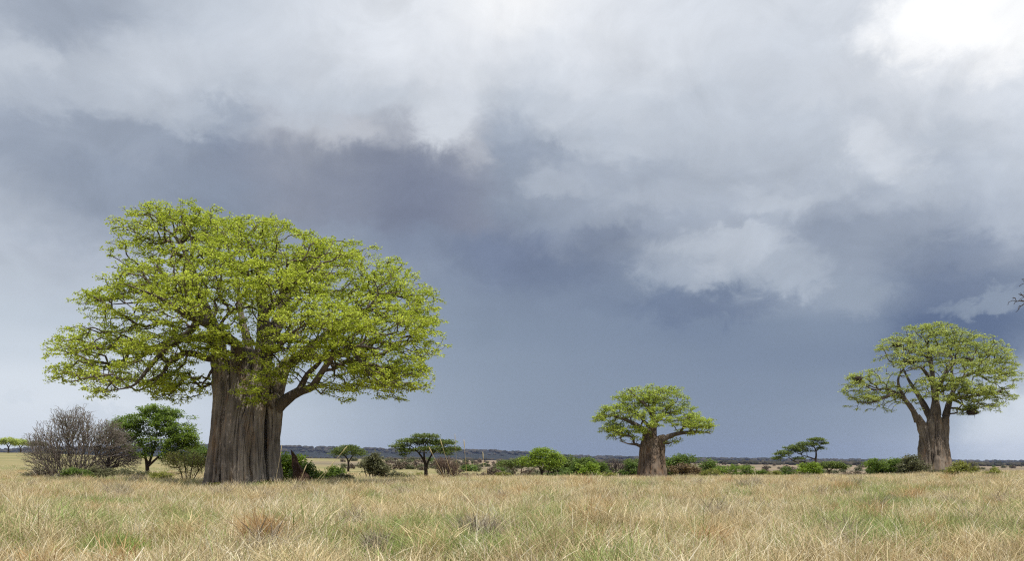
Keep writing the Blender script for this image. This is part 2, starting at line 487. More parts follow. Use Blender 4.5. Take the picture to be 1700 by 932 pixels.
M['leaf_mid'] = mat_leaf('mid_baobab_leaf', (0.25, 0.34, 0.035), (0.53, 0.62, 0.11))
M['leaf_acacia'] = mat_leaf('acacia_leaf', (0.085, 0.155, 0.02), (0.26, 0.36, 0.055))
M['leaf_umbrella'] = mat_leaf('umbrella_acacia_leaf', (0.075, 0.11, 0.025), (0.20, 0.26, 0.06))
M['leaf_lime'] = mat_leaf('lime_leaf', (0.14, 0.23, 0.02), (0.32, 0.42, 0.05))
M['leaf_dense'] = mat_leaf('bush_leaf', (0.07, 0.125, 0.022), (0.18, 0.25, 0.05))
M['leaf_olive'] = mat_leaf('grey_olive_leaf', (0.10, 0.11, 0.05), (0.21, 0.21, 0.11))
M['leaf_rust'] = mat_leaf('withered_leaf', (0.115, 0.08, 0.04), (0.25, 0.185, 0.095), trans=0.2)
M['leaf_dry'] = mat_leaf('grey_brown_withered_leaf', (0.11, 0.085, 0.06), (0.24, 0.19, 0.135), trans=0.2)
M['leaf_spring'] = mat_leaf('sparse_yellow_green_leaf', (0.17, 0.19, 0.03), (0.32, 0.33, 0.08))
M['nest'] = mat_bark('nest_straw', (0.012, 0.009, 0.007), (0.035, 0.026, 0.02), (0.07, 0.052, 0.04), streak=5.0)
M['mound'] = mat_bark('termite_earth', (0.032, 0.018, 0.013), (0.075, 0.043, 0.03), (0.125, 0.075, 0.05), streak=1.0, bump=0.7)
M['rust_grass'] = mat_blade('rusty_grass_blades', (0.38, 0.23, 0.10), (0.62, 0.45, 0.23))
M['grey_grass'] = mat_blade('grey_withered_grass', (0.17, 0.135, 0.10), (0.46, 0.40, 0.30))
M['pale_grass'] = mat_blade('bleached_grass_blades', (0.55, 0.45, 0.25), (0.86, 0.80, 0.66))
M['pink_grass'] = mat_blade('pinkish_straw_blades', (0.48, 0.37, 0.185), (0.78, 0.66, 0.40))
M['green_grass'] = mat_blade('fresh_grass_blades', (0.13, 0.23, 0.04), (0.33, 0.44, 0.10))
M['hill'] = mat_wood('storm_shaded_hill_woodland', (0.016, 0.020, 0.018), (0.032, 0.035, 0.028), 0.012)  # dark woodland; the storm cloud's shade on the ridge is put into this colour
M['wood'] = mat_wood('far_woodland_canopy', (0.026, 0.029, 0.022), (0.075, 0.066, 0.05), 0.012)

# ------------------------------------------------------------------ ground sheet, hills, far woodland
def build_ground():
    nt = 420
    rr = np.concatenate([[0.5, 3, 7], np.linspace(10, 130, 90), np.geomspace(134, 9500, 110)])
    th = np.linspace(-math.pi, math.pi, nt, endpoint=False)
    R, TH = np.meshgrid(rr, th, indexing='ij')
    X, Y = (R * np.sin(TH)).ravel(), (R * np.cos(TH)).ravel()
    Z = ground_z(X, Y)
    und = np.array([mnoise.noise((a * 0.09, b * 0.09, 3.0)) for a, b in zip(X, Y)])
    Z = Z + und * 0.09 * np.clip(np.hypot(X, Y) / 25, 0, 1)
    V = np.column_stack([X, Y, Z])
    n = len(rr)
    i, j = np.meshgrid(np.arange(n - 1), np.arange(nt), indexing='ij')
    j2 = (j + 1) % nt
    q = np.stack([i * nt + j, i * nt + j2, (i + 1) * nt + j2, (i + 1) * nt + j], -1).reshape(-1, 4)
    c = len(V)
    V = np.vstack([V, [[0, 0, 0]]])
    tri = np.column_stack([np.full(nt, c), (np.arange(nt) + 1) % nt, np.arange(nt)])
    # the winding above faces down; flip
    flat = np.concatenate([q[:, ::-1].ravel(), tri[:, ::-1].ravel()])
    o = mesh_np('ground', V, flat, [4] * len(q) + [3] * nt, M['ground'], smooth=True)
    tag(o, kind='structure')
build_ground()

HX = np.array([-900, 0, 350, 480, 560, 650, 760, 830, 880, 930, 1000, 1150, 1350, 1700, 2600], float)
HYY = np.array([748, 749, 742, 744, 746.5, 748.5, 750.5, 751.5, 755, 759.5, 761, 764, 766, 769, 770], float)
def hill_top(px): return np.interp(px, HX, HYY)
def build_hills():
    az = np.linspace(-0.9, 0.9, 520)
    prof = np.linspace(0, 1, 24)
    V = []
    for a in az:
        px = CX + F * math.tan(a)
        ztop = EYE + (HY - hill_top(px)) / F * 6000 * 1.0
        for t in prof:
            d = 4300 + t * 3600                      # forward distance
            s = min(t / 0.47, 1.0)
            h = s * s * (3 - 2 * s) if t <= 0.47 else 1.0 - ((t - 0.47) / 0.53) ** 2
            base = gz(d * math.tan(a), d) - 8
            z = base + (ztop - base) * h
            z += (mnoise.noise((d * math.tan(a) * 0.004, d * 0.003, 1.0)) * 9 + mnoise.noise((d * math.tan(a) * 0.02, d * 0.01, 5.0)) * 4) * h
            V.append((d * math.tan(a), d, z))
    n = len(prof)
    i, j = np.meshgrid(np.arange(len(az) - 1), np.arange(n - 1), indexing='ij')
    q = np.stack([i * n + j, (i + 1) * n + j, (i + 1) * n + j + 1, i * n + j + 1], -1).reshape(-1, 4)
    o = mesh_np('hills', V, q.ravel(), [4] * len(q), M['hill'], smooth=True)
    tag(o, kind='structure')
build_hills()

def blob_template():
    me = bpy.data.meshes.new('t')
    import bmesh
    bm = bmesh.new()
    bmesh.ops.create_icosphere(bm, subdivisions=2, radius=1.0)
    V = np.array([v.co[:] for v in bm.verts]); Fc = np.array([[v.index for v in f.verts] for f in bm.faces])
    bm.free(); bpy.data.meshes.remove(me)
    return V, Fc
BV, BF = blob_template()
def build_woodland():
    V, Fs = [], []
    k = 0
    spots = []
    # on the hill crest and its face
    for _ in range(2300):
        px = RNG.uniform(-250, 1950)
        t = RNG.uniform(0.25, 0.50) if RNG.random() < 0.45 else RNG.uniform(0.43, 0.49)
        d = 4300 + t * 3600
        s = min(t / 0.47, 1)
        x = (px - CX) / F * d
        base = gz(x, d) - 8
        ztop = EYE + (HY - hill_top(px)) / F * 6000
        z = base + (ztop - base) * s * s * (3 - 2 * s)
        spots.append((x, d, z, RNG.uniform(5, 15)))
    # wooded belt at the foot, thicker on the right
    for _ in range(1500):
        px = RNG.uniform(880, 1950)
        d = RNG.uniform(1700, 3600)
        x = (px - CX) / F * d
        spots.append((x, d, gz(x, d), RNG.uniform(3.0, 7.5)))
    for _ in range(500):
        px = RNG.uniform(-250, 880)
        d = RNG.uniform(2600, 4200)
        x = (px - CX) / F * d
        spots.append((x, d, gz(x, d), RNG.uniform(3.0, 7.0)))
    for x, y, z, r in spots:
        jit = 1 + RNG.normal(0, 0.17, (len(BV), 1))
        W = BV * jit * np.array([r * RNG.uniform(0.9, 1.8), r * 1.2, r * 0.8]) + np.array([x, y, z + r * 0.45])
        V.append(W); Fs.append(BF + k); k += len(BV)
    V = np.vstack(V); Fs = np.vstack(Fs)
    o = mesh_np('distant_woodland', V, Fs.ravel(), [3] * len(Fs), M['wood'])
    tag(o, 'dark woodland covering the far ridge and its foot', 'woodland', kind='stuff')
build_woodland()

# ------------------------------------------------------------------ tree growing
class Tree:
    """nodes of a branching skeleton; thick limbs drawn by hand, the rest grown towards crown points"""
    def __init__(s):
        s.p = []; s.par = []; s.pl = []; s.r = []; s.limb = []
    def add(s, p, par, r=0.0, limb=-1):
        s.p.append(np.asarray(p, float)); s.par.append(par)
        s.pl.append(0.0 if par < 0 else s.pl[par] + float(np.linalg.norm(s.p[-1] - s.p[par])))
        s.r.append(r); s.limb.append(limb)
        return len(s.p) - 1
    def polyline(s, pts, rad, par, limb, step):
        """smooth curve through pts (first joins node par)"""
        pts = [np.asarray(q, float) for q in pts]
        ext = [2 * pts[0] - pts[1]] + pts + [2 * pts[-1] - pts[-2]]
        ids = []
        last = par
        if par < 0:
            last = s.add(pts[0], -1, rad[0], limb); ids.append(last)
        for i in range(len(pts) - 1):
            a, b, c, d = ext[i:i + 4]
            n = max(1, int(round(np.linalg.norm(c - b) / step)))
            for k in range(1, n + 1):
                t = k / n
                q = 0.5 * ((2 * b) + (c - a) * t + (2 * a - 5 * b + 4 * c - d) * t * t + (-a + 3 * b - 3 * c + d) * t ** 3)
                last = s.add(q, last, rad[i] * (1 - t) + rad[i + 1] * t, limb); ids.append(last)
        return ids
    def nearest(s, q, ids=None):
        A = np.array(s.p); d = np.linalg.norm(A - q, axis=1)
        if ids is not None:
            m = np.full(len(A), 1e9); m[ids] = d[ids]; d = m
        return int(np.argmin(d))
    def grow(s, pts, step, alpha=0.3, wob=0.12, rng=RNG, droop=0.0, free=None):
        N0 = len(s.p)
        cap = N0 + int(sum(1 for _ in pts) * 14) + 100
        A = np.zeros((cap, 3), np.float32); PL = np.zeros(cap, np.float32); n = N0
        A[:N0] = np.array(s.p); PL[:N0] = np.array(s.pl)
        if free is not None:
            PL[:N0] += free(np.array(s.p))
        d0 = np.array([np.min(np.sum((A[:N0] - q) ** 2, 1)) for q in pts])
        tips = []
        for qi in np.argsort(d0):
            q = pts[qi]
            dv = np.sqrt(np.sum((A[:n] - q) ** 2, 1))
            j = int(np.argmin(dv + alpha * PL[:n]))
            L = float(dv[j])
            if L < 1e-4: continue
            k = max(1, int(math.ceil(L / step)))
            if n + k >= cap: break
            p0 = s.p[j]
            pj = s.par[j]
            tdir = (p0 - s.p[pj]) / (np.linalg.norm(p0 - s.p[pj]) + 1e-6) if pj >= 0 else np.array([0, 0, 1.0])
            ctrl = p0 + (q - p0) * 0.45 + tdir * L * 0.22 + rng.normal(0, wob * L, 3) + np.array([0, 0, droop * L])
            last = j
            for i in range(1, k + 1):
                t = i / k
                w = p0 * (1 - t) ** 2 + ctrl * 2 * t * (1 - t) + q * t * t
                last = s.add(w, last)
                A[n] = w; PL[n] = s.pl[last]; n += 1
            tips.append(last)
        return tips
    def radii(s, tip_r, expo=2.3, rmax=None):
        n = len(s.p)
        w = np.zeros(n)
        ch = [[] for _ in range(n)]
        for i, p in enumerate(s.par):
            if p >= 0: ch[p].append(i)
        for i in range(n - 1, -1, -1):
            if not ch[i]: w[i] = 1.0
            if s.par[i] >= 0: w[s.par[i]] += w[i]
        r = tip_r * w ** (1.0 / expo)
        if rmax: r = np.minimum(r, rmax)
        for i in range(n):
            if s.limb[i] >= 0: r[i] = s.r[i]
        s.w, s.ch, s.rad = w, ch, r
        return r
    def chains(s):
        """maximal chains following the heaviest child; a chain starts at its parent node"""
        out = []
        n = len(s.p)
        heavy = [-1] * n
        for i in range(n):
            if s.ch[i]:
                same = [c for c in s.ch[i] if s.limb[c] == s.limb[i]]
                pool = same if (s.limb[i] >= 0 and same) else s.ch[i]
                heavy[i] = max(pool, key=lambda c: s.w[c])
        for i in range(n):
            p = s.par[i]
            if p >= 0 and heavy[p] == i and s.limb[p] == s.limb[i]: continue
            c = [i]
            while heavy[c[-1]] >= 0 and s.limb[heavy[c[-1]]] == s.limb[i]:
                c.append(heavy[c[-1]])
            out.append((p, c))
        return out

def tube_mesh(chains, name, mat, parent, origin):
    """chains: list of (points, radii, sides)"""
    V, Fl, Ft = [], [], []
    base = 0
    for pts, rad, sd in chains:
        pts = np.asarray(pts); rad = np.asarray(rad)
        n = len(pts)
        if n < 2: continue
        tan = np.gradient(pts, axis=0)
        tan /= (np.linalg.norm(tan, axis=1, keepdims=True) + 1e-9)
        ref = np.array([0.0, 1.0, 0.13]) if abs(tan[0][1]) < 0.9 else np.array([1.0, 0.0, 0.1])
        u = np.cross(tan[0], ref); u /= np.linalg.norm(u)
        U = np.zeros_like(pts)
        for i in range(n):
            u = u - tan[i] * np.dot(u, tan[i])
            u /= (np.linalg.norm(u) + 1e-9)
            U[i] = u
        W = np.cross(tan, U)
        ang = np.arange(sd) * (2 * math.pi / sd)
        ring = pts[:, None, :] + rad[:, None, None] * (U[:, None, :] * np.cos(ang)[None, :, None] + W[:, None, :] * np.sin(ang)[None, :, None])
        V.append(ring.reshape(-1, 3))
        i, j = np.meshgrid(np.arange(n - 1), np.arange(sd), indexing='ij')
        j2 = (j + 1) % sd
        q = np.stack([base + i * sd + j, base + i * sd + j2, base + (i + 1) * sd + j2, base + (i + 1) * sd + j], -1).reshape(-1, 4)
        Fl.append(q.ravel()); Ft.append(np.full(len(q), 4))
        cap = base + (n - 1) * sd + np.arange(sd)
        Fl.append(cap); Ft.append(np.array([sd]))
        base += n * sd
    V = np.vstack(V) - origin
    return mesh_np(name, V, np.concatenate(Fl), np.concatenate(Ft), mat, parent, smooth=True)

def sides_for(r): return 3 if r < 0.03 else 5 if r < 0.1 else 8 if r < 0.3 else 12

def leaf_mesh(centres, name, mat, parent, origin, per, length, width, spread, up=0.7, flat=1.0, rng=RNG, droop=0.0):
    """leaflets (diamonds) radiating round each centre"""
    n = len(centres) * per
    C = np.repeat(np.asarray(centres), per, axis=0)
    off = rng.normal(0, 1, (n, 3)) * spread * np.array([1, 1, flat])
    C = C + off
    ax = rng.normal(0, 1, (n, 3)); ax[:, 2] = ax[:, 2] * 0.45 - droop
    ax /= np.linalg.norm(ax, axis=1, keepdims=True)
    nr = rng.normal(0, 1, (n, 3)) * (1 - up); nr[:, 2] += up
    nr -= ax * np.sum(nr * ax, 1, keepdims=True)
    nr /= (np.linalg.norm(nr, axis=1, keepdims=True) + 1e-9)
    sd = np.cross(nr, ax)
    L = length * rng.uniform(0.6, 1.35, (n, 1)); Wd = width * rng.uniform(0.7, 1.3, (n, 1))
    a = C - ax * L * 0.5
    b = C + sd * Wd * 0.5 + ax * L * 0.08
    c = C + ax * L * 0.5
    d = C - sd * Wd * 0.5 + ax * L * 0.08
    V = np.stack([a, b, c, d], 1).reshape(-1, 3) - origin
    idx = np.arange(4 * n)
    return mesh_np(name, V, idx, np.full(n, 4), mat, parent, tint=rng.random(n))

def lobe_points(lobes, n, d0, rng, inner=0.25, low=0.5, clump=None):
    """crown points on the shells of ellipsoid lobes: (px, py, dy_m, rx_px, rz_px, ry_m, weight)"""
    out = []
    ws = np.array([l[6] for l in lobes], float); ws /= ws.sum()
    for l, w in zip(lobes, ws):
        k = int(round(n * w))
        c = P(l[0], l[1], d0); c[1] += l[2]; 
        c[0] *= (d0 + l[2]) / d0; c[2] = EYE + (c[2] - EYE) * (d0 + l[2]) / d0
        sc = (d0 + l[2]) / F
        R = np.array([l[3] * sc, l[5], l[4] * sc])
        got = 0
        while clump and got < k:
            v = rng.normal(0, 1, 3); v /= np.linalg.norm(v)
            if v[2] < -0.15 and rng.random() < low: continue
            rad = rng.random() ** inner
            if rng.random() < 0.12: rad *= rng.uniform(1.0, 1.15)
            cc = c + v * R * rad
            out_d = np.array([v[0], v[1], 0.0]) + rng.normal(0, 0.35, 3) * np.array([1, 1, 0]); out_d /= (np.linalg.norm(out_d) + 1e-6)
            side = np.array([-out_d[1], out_d[0], 0])
            Ls = clump[1] * rng.uniform(0.6, 1.4)
            dr = clump[2] if len(clump) > 2 else 0.18
            for _ in range(clump[0]):
                t = rng.uniform(-1.0, 0.75)
                out.append(cc + out_d * t * Ls + side * rng.normal(0, 0.34) * Ls * (1.1 - 0.5 * abs(t)) + np.array([0, 0, rng.normal(0, 0.10) * Ls - dr * Ls * max(0, t) ** 1.6]))
                got += 1
        while got < k:
            v = rng.normal(0, 1, 3); v /= np.linalg.norm(v)
            if v[2] < -0.15 and rng.random() < low: continue
            rad = rng.random() ** inner
            if rng.random() < 0.10: rad *= rng.uniform(1.02, 1.2)
            out.append(c + v * R * rad); got += 1
    return np.array(out)

def plant(name, label, cat, base_px, d, stems, lobes, npts, leaf, bark, step=0.3, tip_r=0.012, expo=2.3, group=None,
          alpha=0.35, wob=0.12, inner=0.3, low=0.5, seed=1, leaf_kw=None, per=8, parts=('trunk', 'foliage'), droop=0.0, rmax=None, leaf_on=1.0, clump=None):
    """a tree or shrub: hand-drawn stems [(px,py,dy,r_m)...], grown twigs, leaf clumps"""
    rng = np.random.default_rng(seed)
    bx = (base_px - CX) / F * d
    o = np.array([bx, d, gz(bx, d)])
    root = empty(name, o)
    tag(root, label, cat, group)
    tr = Tree()
    for si, st in enumerate(stems):
        pts, rad = [], []
        for k, q in enumerate(st):
            v = P(q[0], q[1], d + q[2])
            if k == 0 and (len(q) < 5):
                v[2] = gz(v[0], v[1]) - 0.08
            pts.append(v); rad.append(q[3])
        par = -1
        if si > 0 and len(st[0]) >= 5:
            par = tr.nearest(pts[0])
            pts[0] = tr.p[par]
        tr.polyline(pts, rad, par, si, step)
    P_ = lobe_points(lobes, npts, d, rng, inner, low, clump)
    P_[:, 2] = np.maximum(P_[:, 2], ground_z(P_[:, 0], P_[:, 1]) + 0.05)
    tips = tr.grow(P_, step, alpha, wob, rng, droop)
    tr.radii(tip_r, expo, rmax)
    thick, thin = [], []
    for p, c in tr.chains():
        ids = ([p] if p >= 0 else []) + c
        pts = [tr.p[i] for i in ids]
        rad = [tr.rad[i] for i in ids]
        if p >= 0: rad[0] = min(tr.rad[p], rad[1] * 1.25)
        (thick if tr.limb[c[0]] >= 0 else thin).append((pts, rad, max(sides_for(max(rad)), 6 if tr.limb[c[0]] >= 0 else 3)))
    tube_mesh(thick, parts[0], M[bark], root, o)
    if thin: tube_mesh(thin, 'twigs', M[bark if bark.endswith('twig') else 'dark_bark' if bark == 'dark_bark' else 'twig'], root, o)
    if leaf:
        cen = np.array([tr.p[i] for i in tips])
        if leaf_on < 1: cen = cen[rng.random(len(cen)) < leaf_on]
        kw = dict(length=0.16, width=0.09, spread=0.16, up=0.7, flat=0.6)
        kw.update(leaf_kw or {})
        leaf_mesh(cen, parts[1], M[leaf], root, o, per, rng=rng, **kw)
    return root

# ------------------------------------------------------------------ baobabs
def fat_tube(pts, rads, sides, fl, seed, zs=0.35):
    """fluted column of a baobab trunk: smooth curve with creased cross-section"""
    pts = [np.asarray(p, float) for p in pts]
    ext = [2 * pts[0] - pts[1]] + pts + [2 * pts[-1] - pts[-2]]
    C, R = [], []
    for i in range(len(pts) - 1):
        a, b, c, d = ext[i:i + 4]
        n = max(2, int(np.linalg.norm(c - b) / 0.12))
        for k in range(n + (1 if i == len(pts) - 2 else 0)):
            t = k / n
            C.append(0.5 * ((2 * b) + (c - a) * t + (2 * a - 5 * b + 4 * c - d) * t * t + (-a + 3 * b - 3 * c + d) * t ** 3))
            R.append(rads[i] * (1 - t) + rads[i + 1] * t)
    C = np.array(C); R = np.array(R)
    tan = np.gradient(C, axis=0); tan /= np.linalg.norm(tan, axis=1, keepdims=True)
    u = np.array([1.0, 0, 0]); V = []
    acc = 0.0
    for i in range(len(C)):
        u = u - tan[i] * np.dot(u, tan[i]); u /= np.linalg.norm(u)
        w = np.cross(tan[i], u)
        if i: acc += np.linalg.norm(C[i] - C[i - 1])
        for k in range(sides):
            a = 2 * math.pi * k / sides
            ca, sa = math.cos(a), math.sin(a)
            f = mnoise.noise((ca * fl * 0.5 + seed * 9.1, sa * fl * 0.5, acc * zs * 0.8))
            g = abs(mnoise.noise((ca * fl * 0.9 + seed * 3.3, sa * fl * 0.9, acc * zs * 0.7 + 7)))
            h = mnoise.noise((ca * 2.6 + seed, sa * 2.6, acc * 1.3)) + 0.5 * mnoise.noise((ca * 5 + seed, sa * 5, acc * 2.6))
            rr = R[i] * (1 + 0.19 * f - 0.38 * (max(0.0, 0.16 - g) / 0.16) ** 1.3 + 0.075 * h)
            V.append(C[i] + (u * ca + w * sa) * rr)
    n = len(C)
    i, j = np.meshgrid(np.arange(n - 1), np.arange(sides), indexing='ij')
    j2 = (j + 1) % sides
    q = np.stack([i * sides + j, i * sides + j2, (i + 1) * sides + j2, (i + 1) * sides + j], -1).reshape(-1, 4)
    return np.array(V), q, (n - 1) * sides + np.arange(sides)

def baobab(label, base_px, d, columns, limbs, lobes, npts, per, leafkw, leaf, bark, seed, step=0.4, tip_r=0.014, alpha=0.28, group=None, clump=(12, 0.9)):
    rng = np.random.default_rng(seed)
    bx = (base_px - CX) / F * d
    o = np.array([bx, d, gz(bx, d)])
    root = empty('baobab_tree', o)
    tag(root, label, 'tree', group)
    s = d / F
    V, Fl, Ft, b = [], [], [], 0
    for ci, col in enumerate(columns):
        pts, rads = [], []
        for k, (px, py, dy, rp) in enumerate(col):
            v = P(px, py, d); v[1] += dy
            if k == 0:
                v[2] = gz(v[0], v[1]) - 0.25
                v[0] += (v[0] - bx) * 0.05
                rp = rp * 1.1
            pts.append(v); rads.append(rp * s * (0.55 if k == len(col) - 1 else 1.0))
        vv, q, cap = fat_tube(pts, rads, 72, 3.2, seed + ci * 1.7)
        V.append(vv); Fl += [(q + b).ravel(), cap + b]; Ft += [np.full(len(q), 4), np.array([len(cap)])]
        b += len(vv)
    mesh_np('trunk', np.vstack(V) - o, np.concatenate(Fl), np.concatenate(Ft), M[bark], root, smooth=True)
    tr = Tree()
    for li, lb in enumerate(limbs):
        pts = []
        for (px, py, dy, rp) in lb:
            v = P(px, py, d); v[1] += dy; pts.append(v)
        rad = [q[3] * s * (0.86 - 0.12 * i / len(lb)) for i, q in enumerate(lb)]
        rad[-1] = min(rad[-1], 0.028)
        rad[-2] = min(rad[-2], max(0.05, rad[-2] * 0.75))
        par = -1
        if li > 0:
            j = tr.nearest(pts[0])
            if np.linalg.norm(tr.p[j] - pts[0]) < 14 * s: par = j
        if par >= 0: pts[0] = tr.p[par]
        tr.polyline(pts, rad, par, li, step)
    pl0 = np.array(tr.pl)
    Pt = lobe_points(lobes, npts, d, rng, 0.30, 0.5, clump)
    tips = tr.grow(Pt, step, alpha, 0.12, rng, droop=0.05)
    tr.radii(tip_r, 2.25, rmax=0.32 * s * 26)
    thin = []
    for p, c in tr.chains():
        ids = ([p] if p >= 0 else []) + c
        pts = [tr.p[i] for i in ids]
        rad = [tr.rad[i] for i in ids]
        if p >= 0: rad[0] = min(tr.rad[p], rad[1] * 1.2)
        if tr.limb[c[0]] >= 0:
            tube_mesh([(pts, np.array(rad) * (1 + rng.normal(0, 0.03, len(rad))), 14)], 'limb', M['limb'], root, o)
        else:
            thin.append((pts, rad, sides_for(max(rad))))
    tube_mesh(thin, 'twigs', M['twig'], root, o)
    cen = np.array([tr.p[i] for i in tips])
    extra = []
    tipset = set(tips)
    for i in range(len(tr.p)):                      # some leaves back along the twigs too
        if i not in tipset and tr.limb[i] < 0 and tr.w[i] < 4 and rng.random() < 0.5:
            extra.append(tr.p[i])
    if extra: cen = np.vstack([cen, np.array(extra)])
    leaf_mesh(cen, 'foliage', M[leaf], root, o, per, rng=rng, **leafkw)
    return root

D1 = 56.0
baobab('biggest baobab on the left, wide bright green crown over a fat grooved trunk', 403, D1,
  columns=[
   [(363,806,-0.3,19.5),(365,750,-0.35,17),(370,690,-0.2,16),(371,640,0,17),(364,600,0.3,17),(356,570,0.5,14)],
   [(395,806,-1.1,16.5),(394,750,-1.1,15),(398,690,-0.85,15.5),(404,640,-0.4,17),(400,600,-0.3,15),(392,572,-0.3,11)],
   [(435,806,-0.9,13),(434,750,-0.9,11.5),(432,690,-0.65,13.5),(434,640,-0.3,17),(438,590,0,16),(437,550,0.2,14)],
   [(456,806,-0.4,10.5),(455,750,-0.3,9.5),(455,700,-0.1,12),(453,668,0,14),(462,656,0,9)],
   [(398,806,2.2,34),(404,740,2.1,32),(406,680,1.9,30),(412,630,1.4,26),(425,580,1.3,20)],
   [(440,806,1.3,19),(440,740,1.2,17),(444,680,1.1,18),(452,630,1.2,16),(470,590,1.6,12)],
   [(416,806,-1.45,11),(416,765,-1.5,9),(418,728,-1.4,10.5),(419,712,-1.25,12),(421,690,-1.0,8),(425,655,-0.6,5)],
  ],
  limbs=[
   [(366,606,0.2,16),(354,555,0.5,13.5),(333,507,0.8,10.5),(310,460,1.2,7.5),(290,405,1.6,5),(262,372,2,3),(225,360,2.4,1.6)],
   [(437,575,0.1,15),(436,530,0.2,12.5),(433,490,0.4,10),(428,452,0.3,7.5),(420,415,0,5),(400,385,-0.4,3)],
   [(425,590,1.3,17),(446,540,1.4,13),(456,505,1.8,10),(472,468,2.2,6),(490,435,2.6,3.5),(505,420,3,2)],
   [(400,605,-0.4,13),(405,580,-1.2,9.5),(378,556,-2.6,7.5),(345,540,-4,6),(318,520,-5,4.5),(280,505,-6,3)],
   [(451,700,0.1,9),(460,680,0,12),(478,664,-0.3,11),(500,652,-0.6,9.5),(527,647,-1.6,7.5),(546,630,-2.6,6),(578,600,-3.8,5.2),(618,592,-4.8,4),(655,600,-5.5,2.6)],
   [(497,652,-0.6,7),(515,625,-0.8,5.5),(537,606,-1.2,4.2),(566,570,-2,3),(600,540,-3,2)],
   [(333,507,0.8,9),(345,560,0,6) ,(320,575,-1.5,5.5)][0:1] + [(300,545,1.6,7),(262,556,2.2,5.5),(222,574,2.6,4.6),(186,592,3,3.2),(140,598,3.4,2)],
   [(312,464,1.2,5.5),(272,480,1.4,4),(225,494,1.4,2.6),(172,500,1.2,1)],
   [(354,570,0.4,8),(318,566,-1.0,6.5),(292,588,-1.8,5.2),(268,621,-2.2,4),(249,646,-2.4,3),(215,655,-2.6,1.8)],
   [(470,600,1.6,11),(510,560,2.6,8.5),(555,520,3.6,6.5),(600,495,4.4,4.5),(650,490,5,3)],
   [(436,530,0.2,8),(470,510,-1.6,6.5),(505,484,-3,4.6),(540,472,-4,3),(566,468,-4.6,2)],
   [(440,580,0,10),(475,590,-2.6,7),(510,575,-4.6,5),(550,560,-6,3.4)],
   [(412,625,1.2,14),(385,560,3.4,9),(360,500,5,6.5),(345,440,6,4.5),(330,400,6.6,3)],
   [(425,585,1.3,11),(440,520,4,8),(462,470,6,5),(490,448,7.4,2.5)],
   [(604,595,-4.2,4),(632,632,-4.6,3),(647,645,-4.8,2.4),(670,660,-5,1.5)],
  ],
  lobes=[
   (285,386,1.5,86,46,4.0,1.15), (240,425,1,54,40,3.5,0.5), (340,380,3,48,40,3.5,0.6),
   (448,414,0.5,100,50,4.5,1.6), (400,470,-3,105,60,3.5,1.1), (530,446,3,80,45,4,0.7),
   (580,455,1,100,56,4.5,1.3), (650,505,1.5,80,52,4,1.0), (690,520,0,40,30,2.5,0.25),
   (615,560,-3,98,66,4,1.5), (530,545,-5.5,95,55,3,1.25), (640,615,-2,72,48,4,0.9), (665,640,-3,44,26,2.4,0.3), (560,610,2,90,38,5,0.45),
   (225,505,1,88,46,4,1.1), (160,500,1,30,16,1.5,0.10),
   (185,585,2,100,48,4,1.25), (122,590,2,34,26,2,0.2),
   (270,590,-2.5,82,52,3,0.75), (225,638,-1,86,34,3,0.6), (290,648,-1.5,46,20,2,0.2),
   (320,510,-4.5,90,60,3,0.85), (380,560,-3.5,50,40,2,0.22), (460,582,-3.5,62,38,2.2,0.5), (440,635,-3.2,44,24,1.2,0.14), (418,650,-2.6,24,26,1.0,0.12), (362,580,-2.6,34,36,1.5,0.28), (470,620,-2.4,30,22,1.4,0.1),
   (470,480,-4.5,80,44,2.6,0.7), (350,440,-2.5,70,50,3,0.6), (700,575,0,34,50,2.6,0.4), (600,640,-3,90,30,3,0.5), (300,640,0,60,26,2.6,0.3), (140,620,0,50,26,2.4,0.3), (255,470,-2,70,40,3,0.5),
   (360,470,6.5,120,60,3,0.7), (520,500,7,120,60,3,0.6),
  ],
  clump=(8, 0.75, 0.3), npts=16000, per=10, tip_r=0.014, leafkw=dict(length=0.145, width=0.08, spread=0.10, up=0.5, flat=0.7), leaf='leaf_baobab', bark='bark', seed=11)

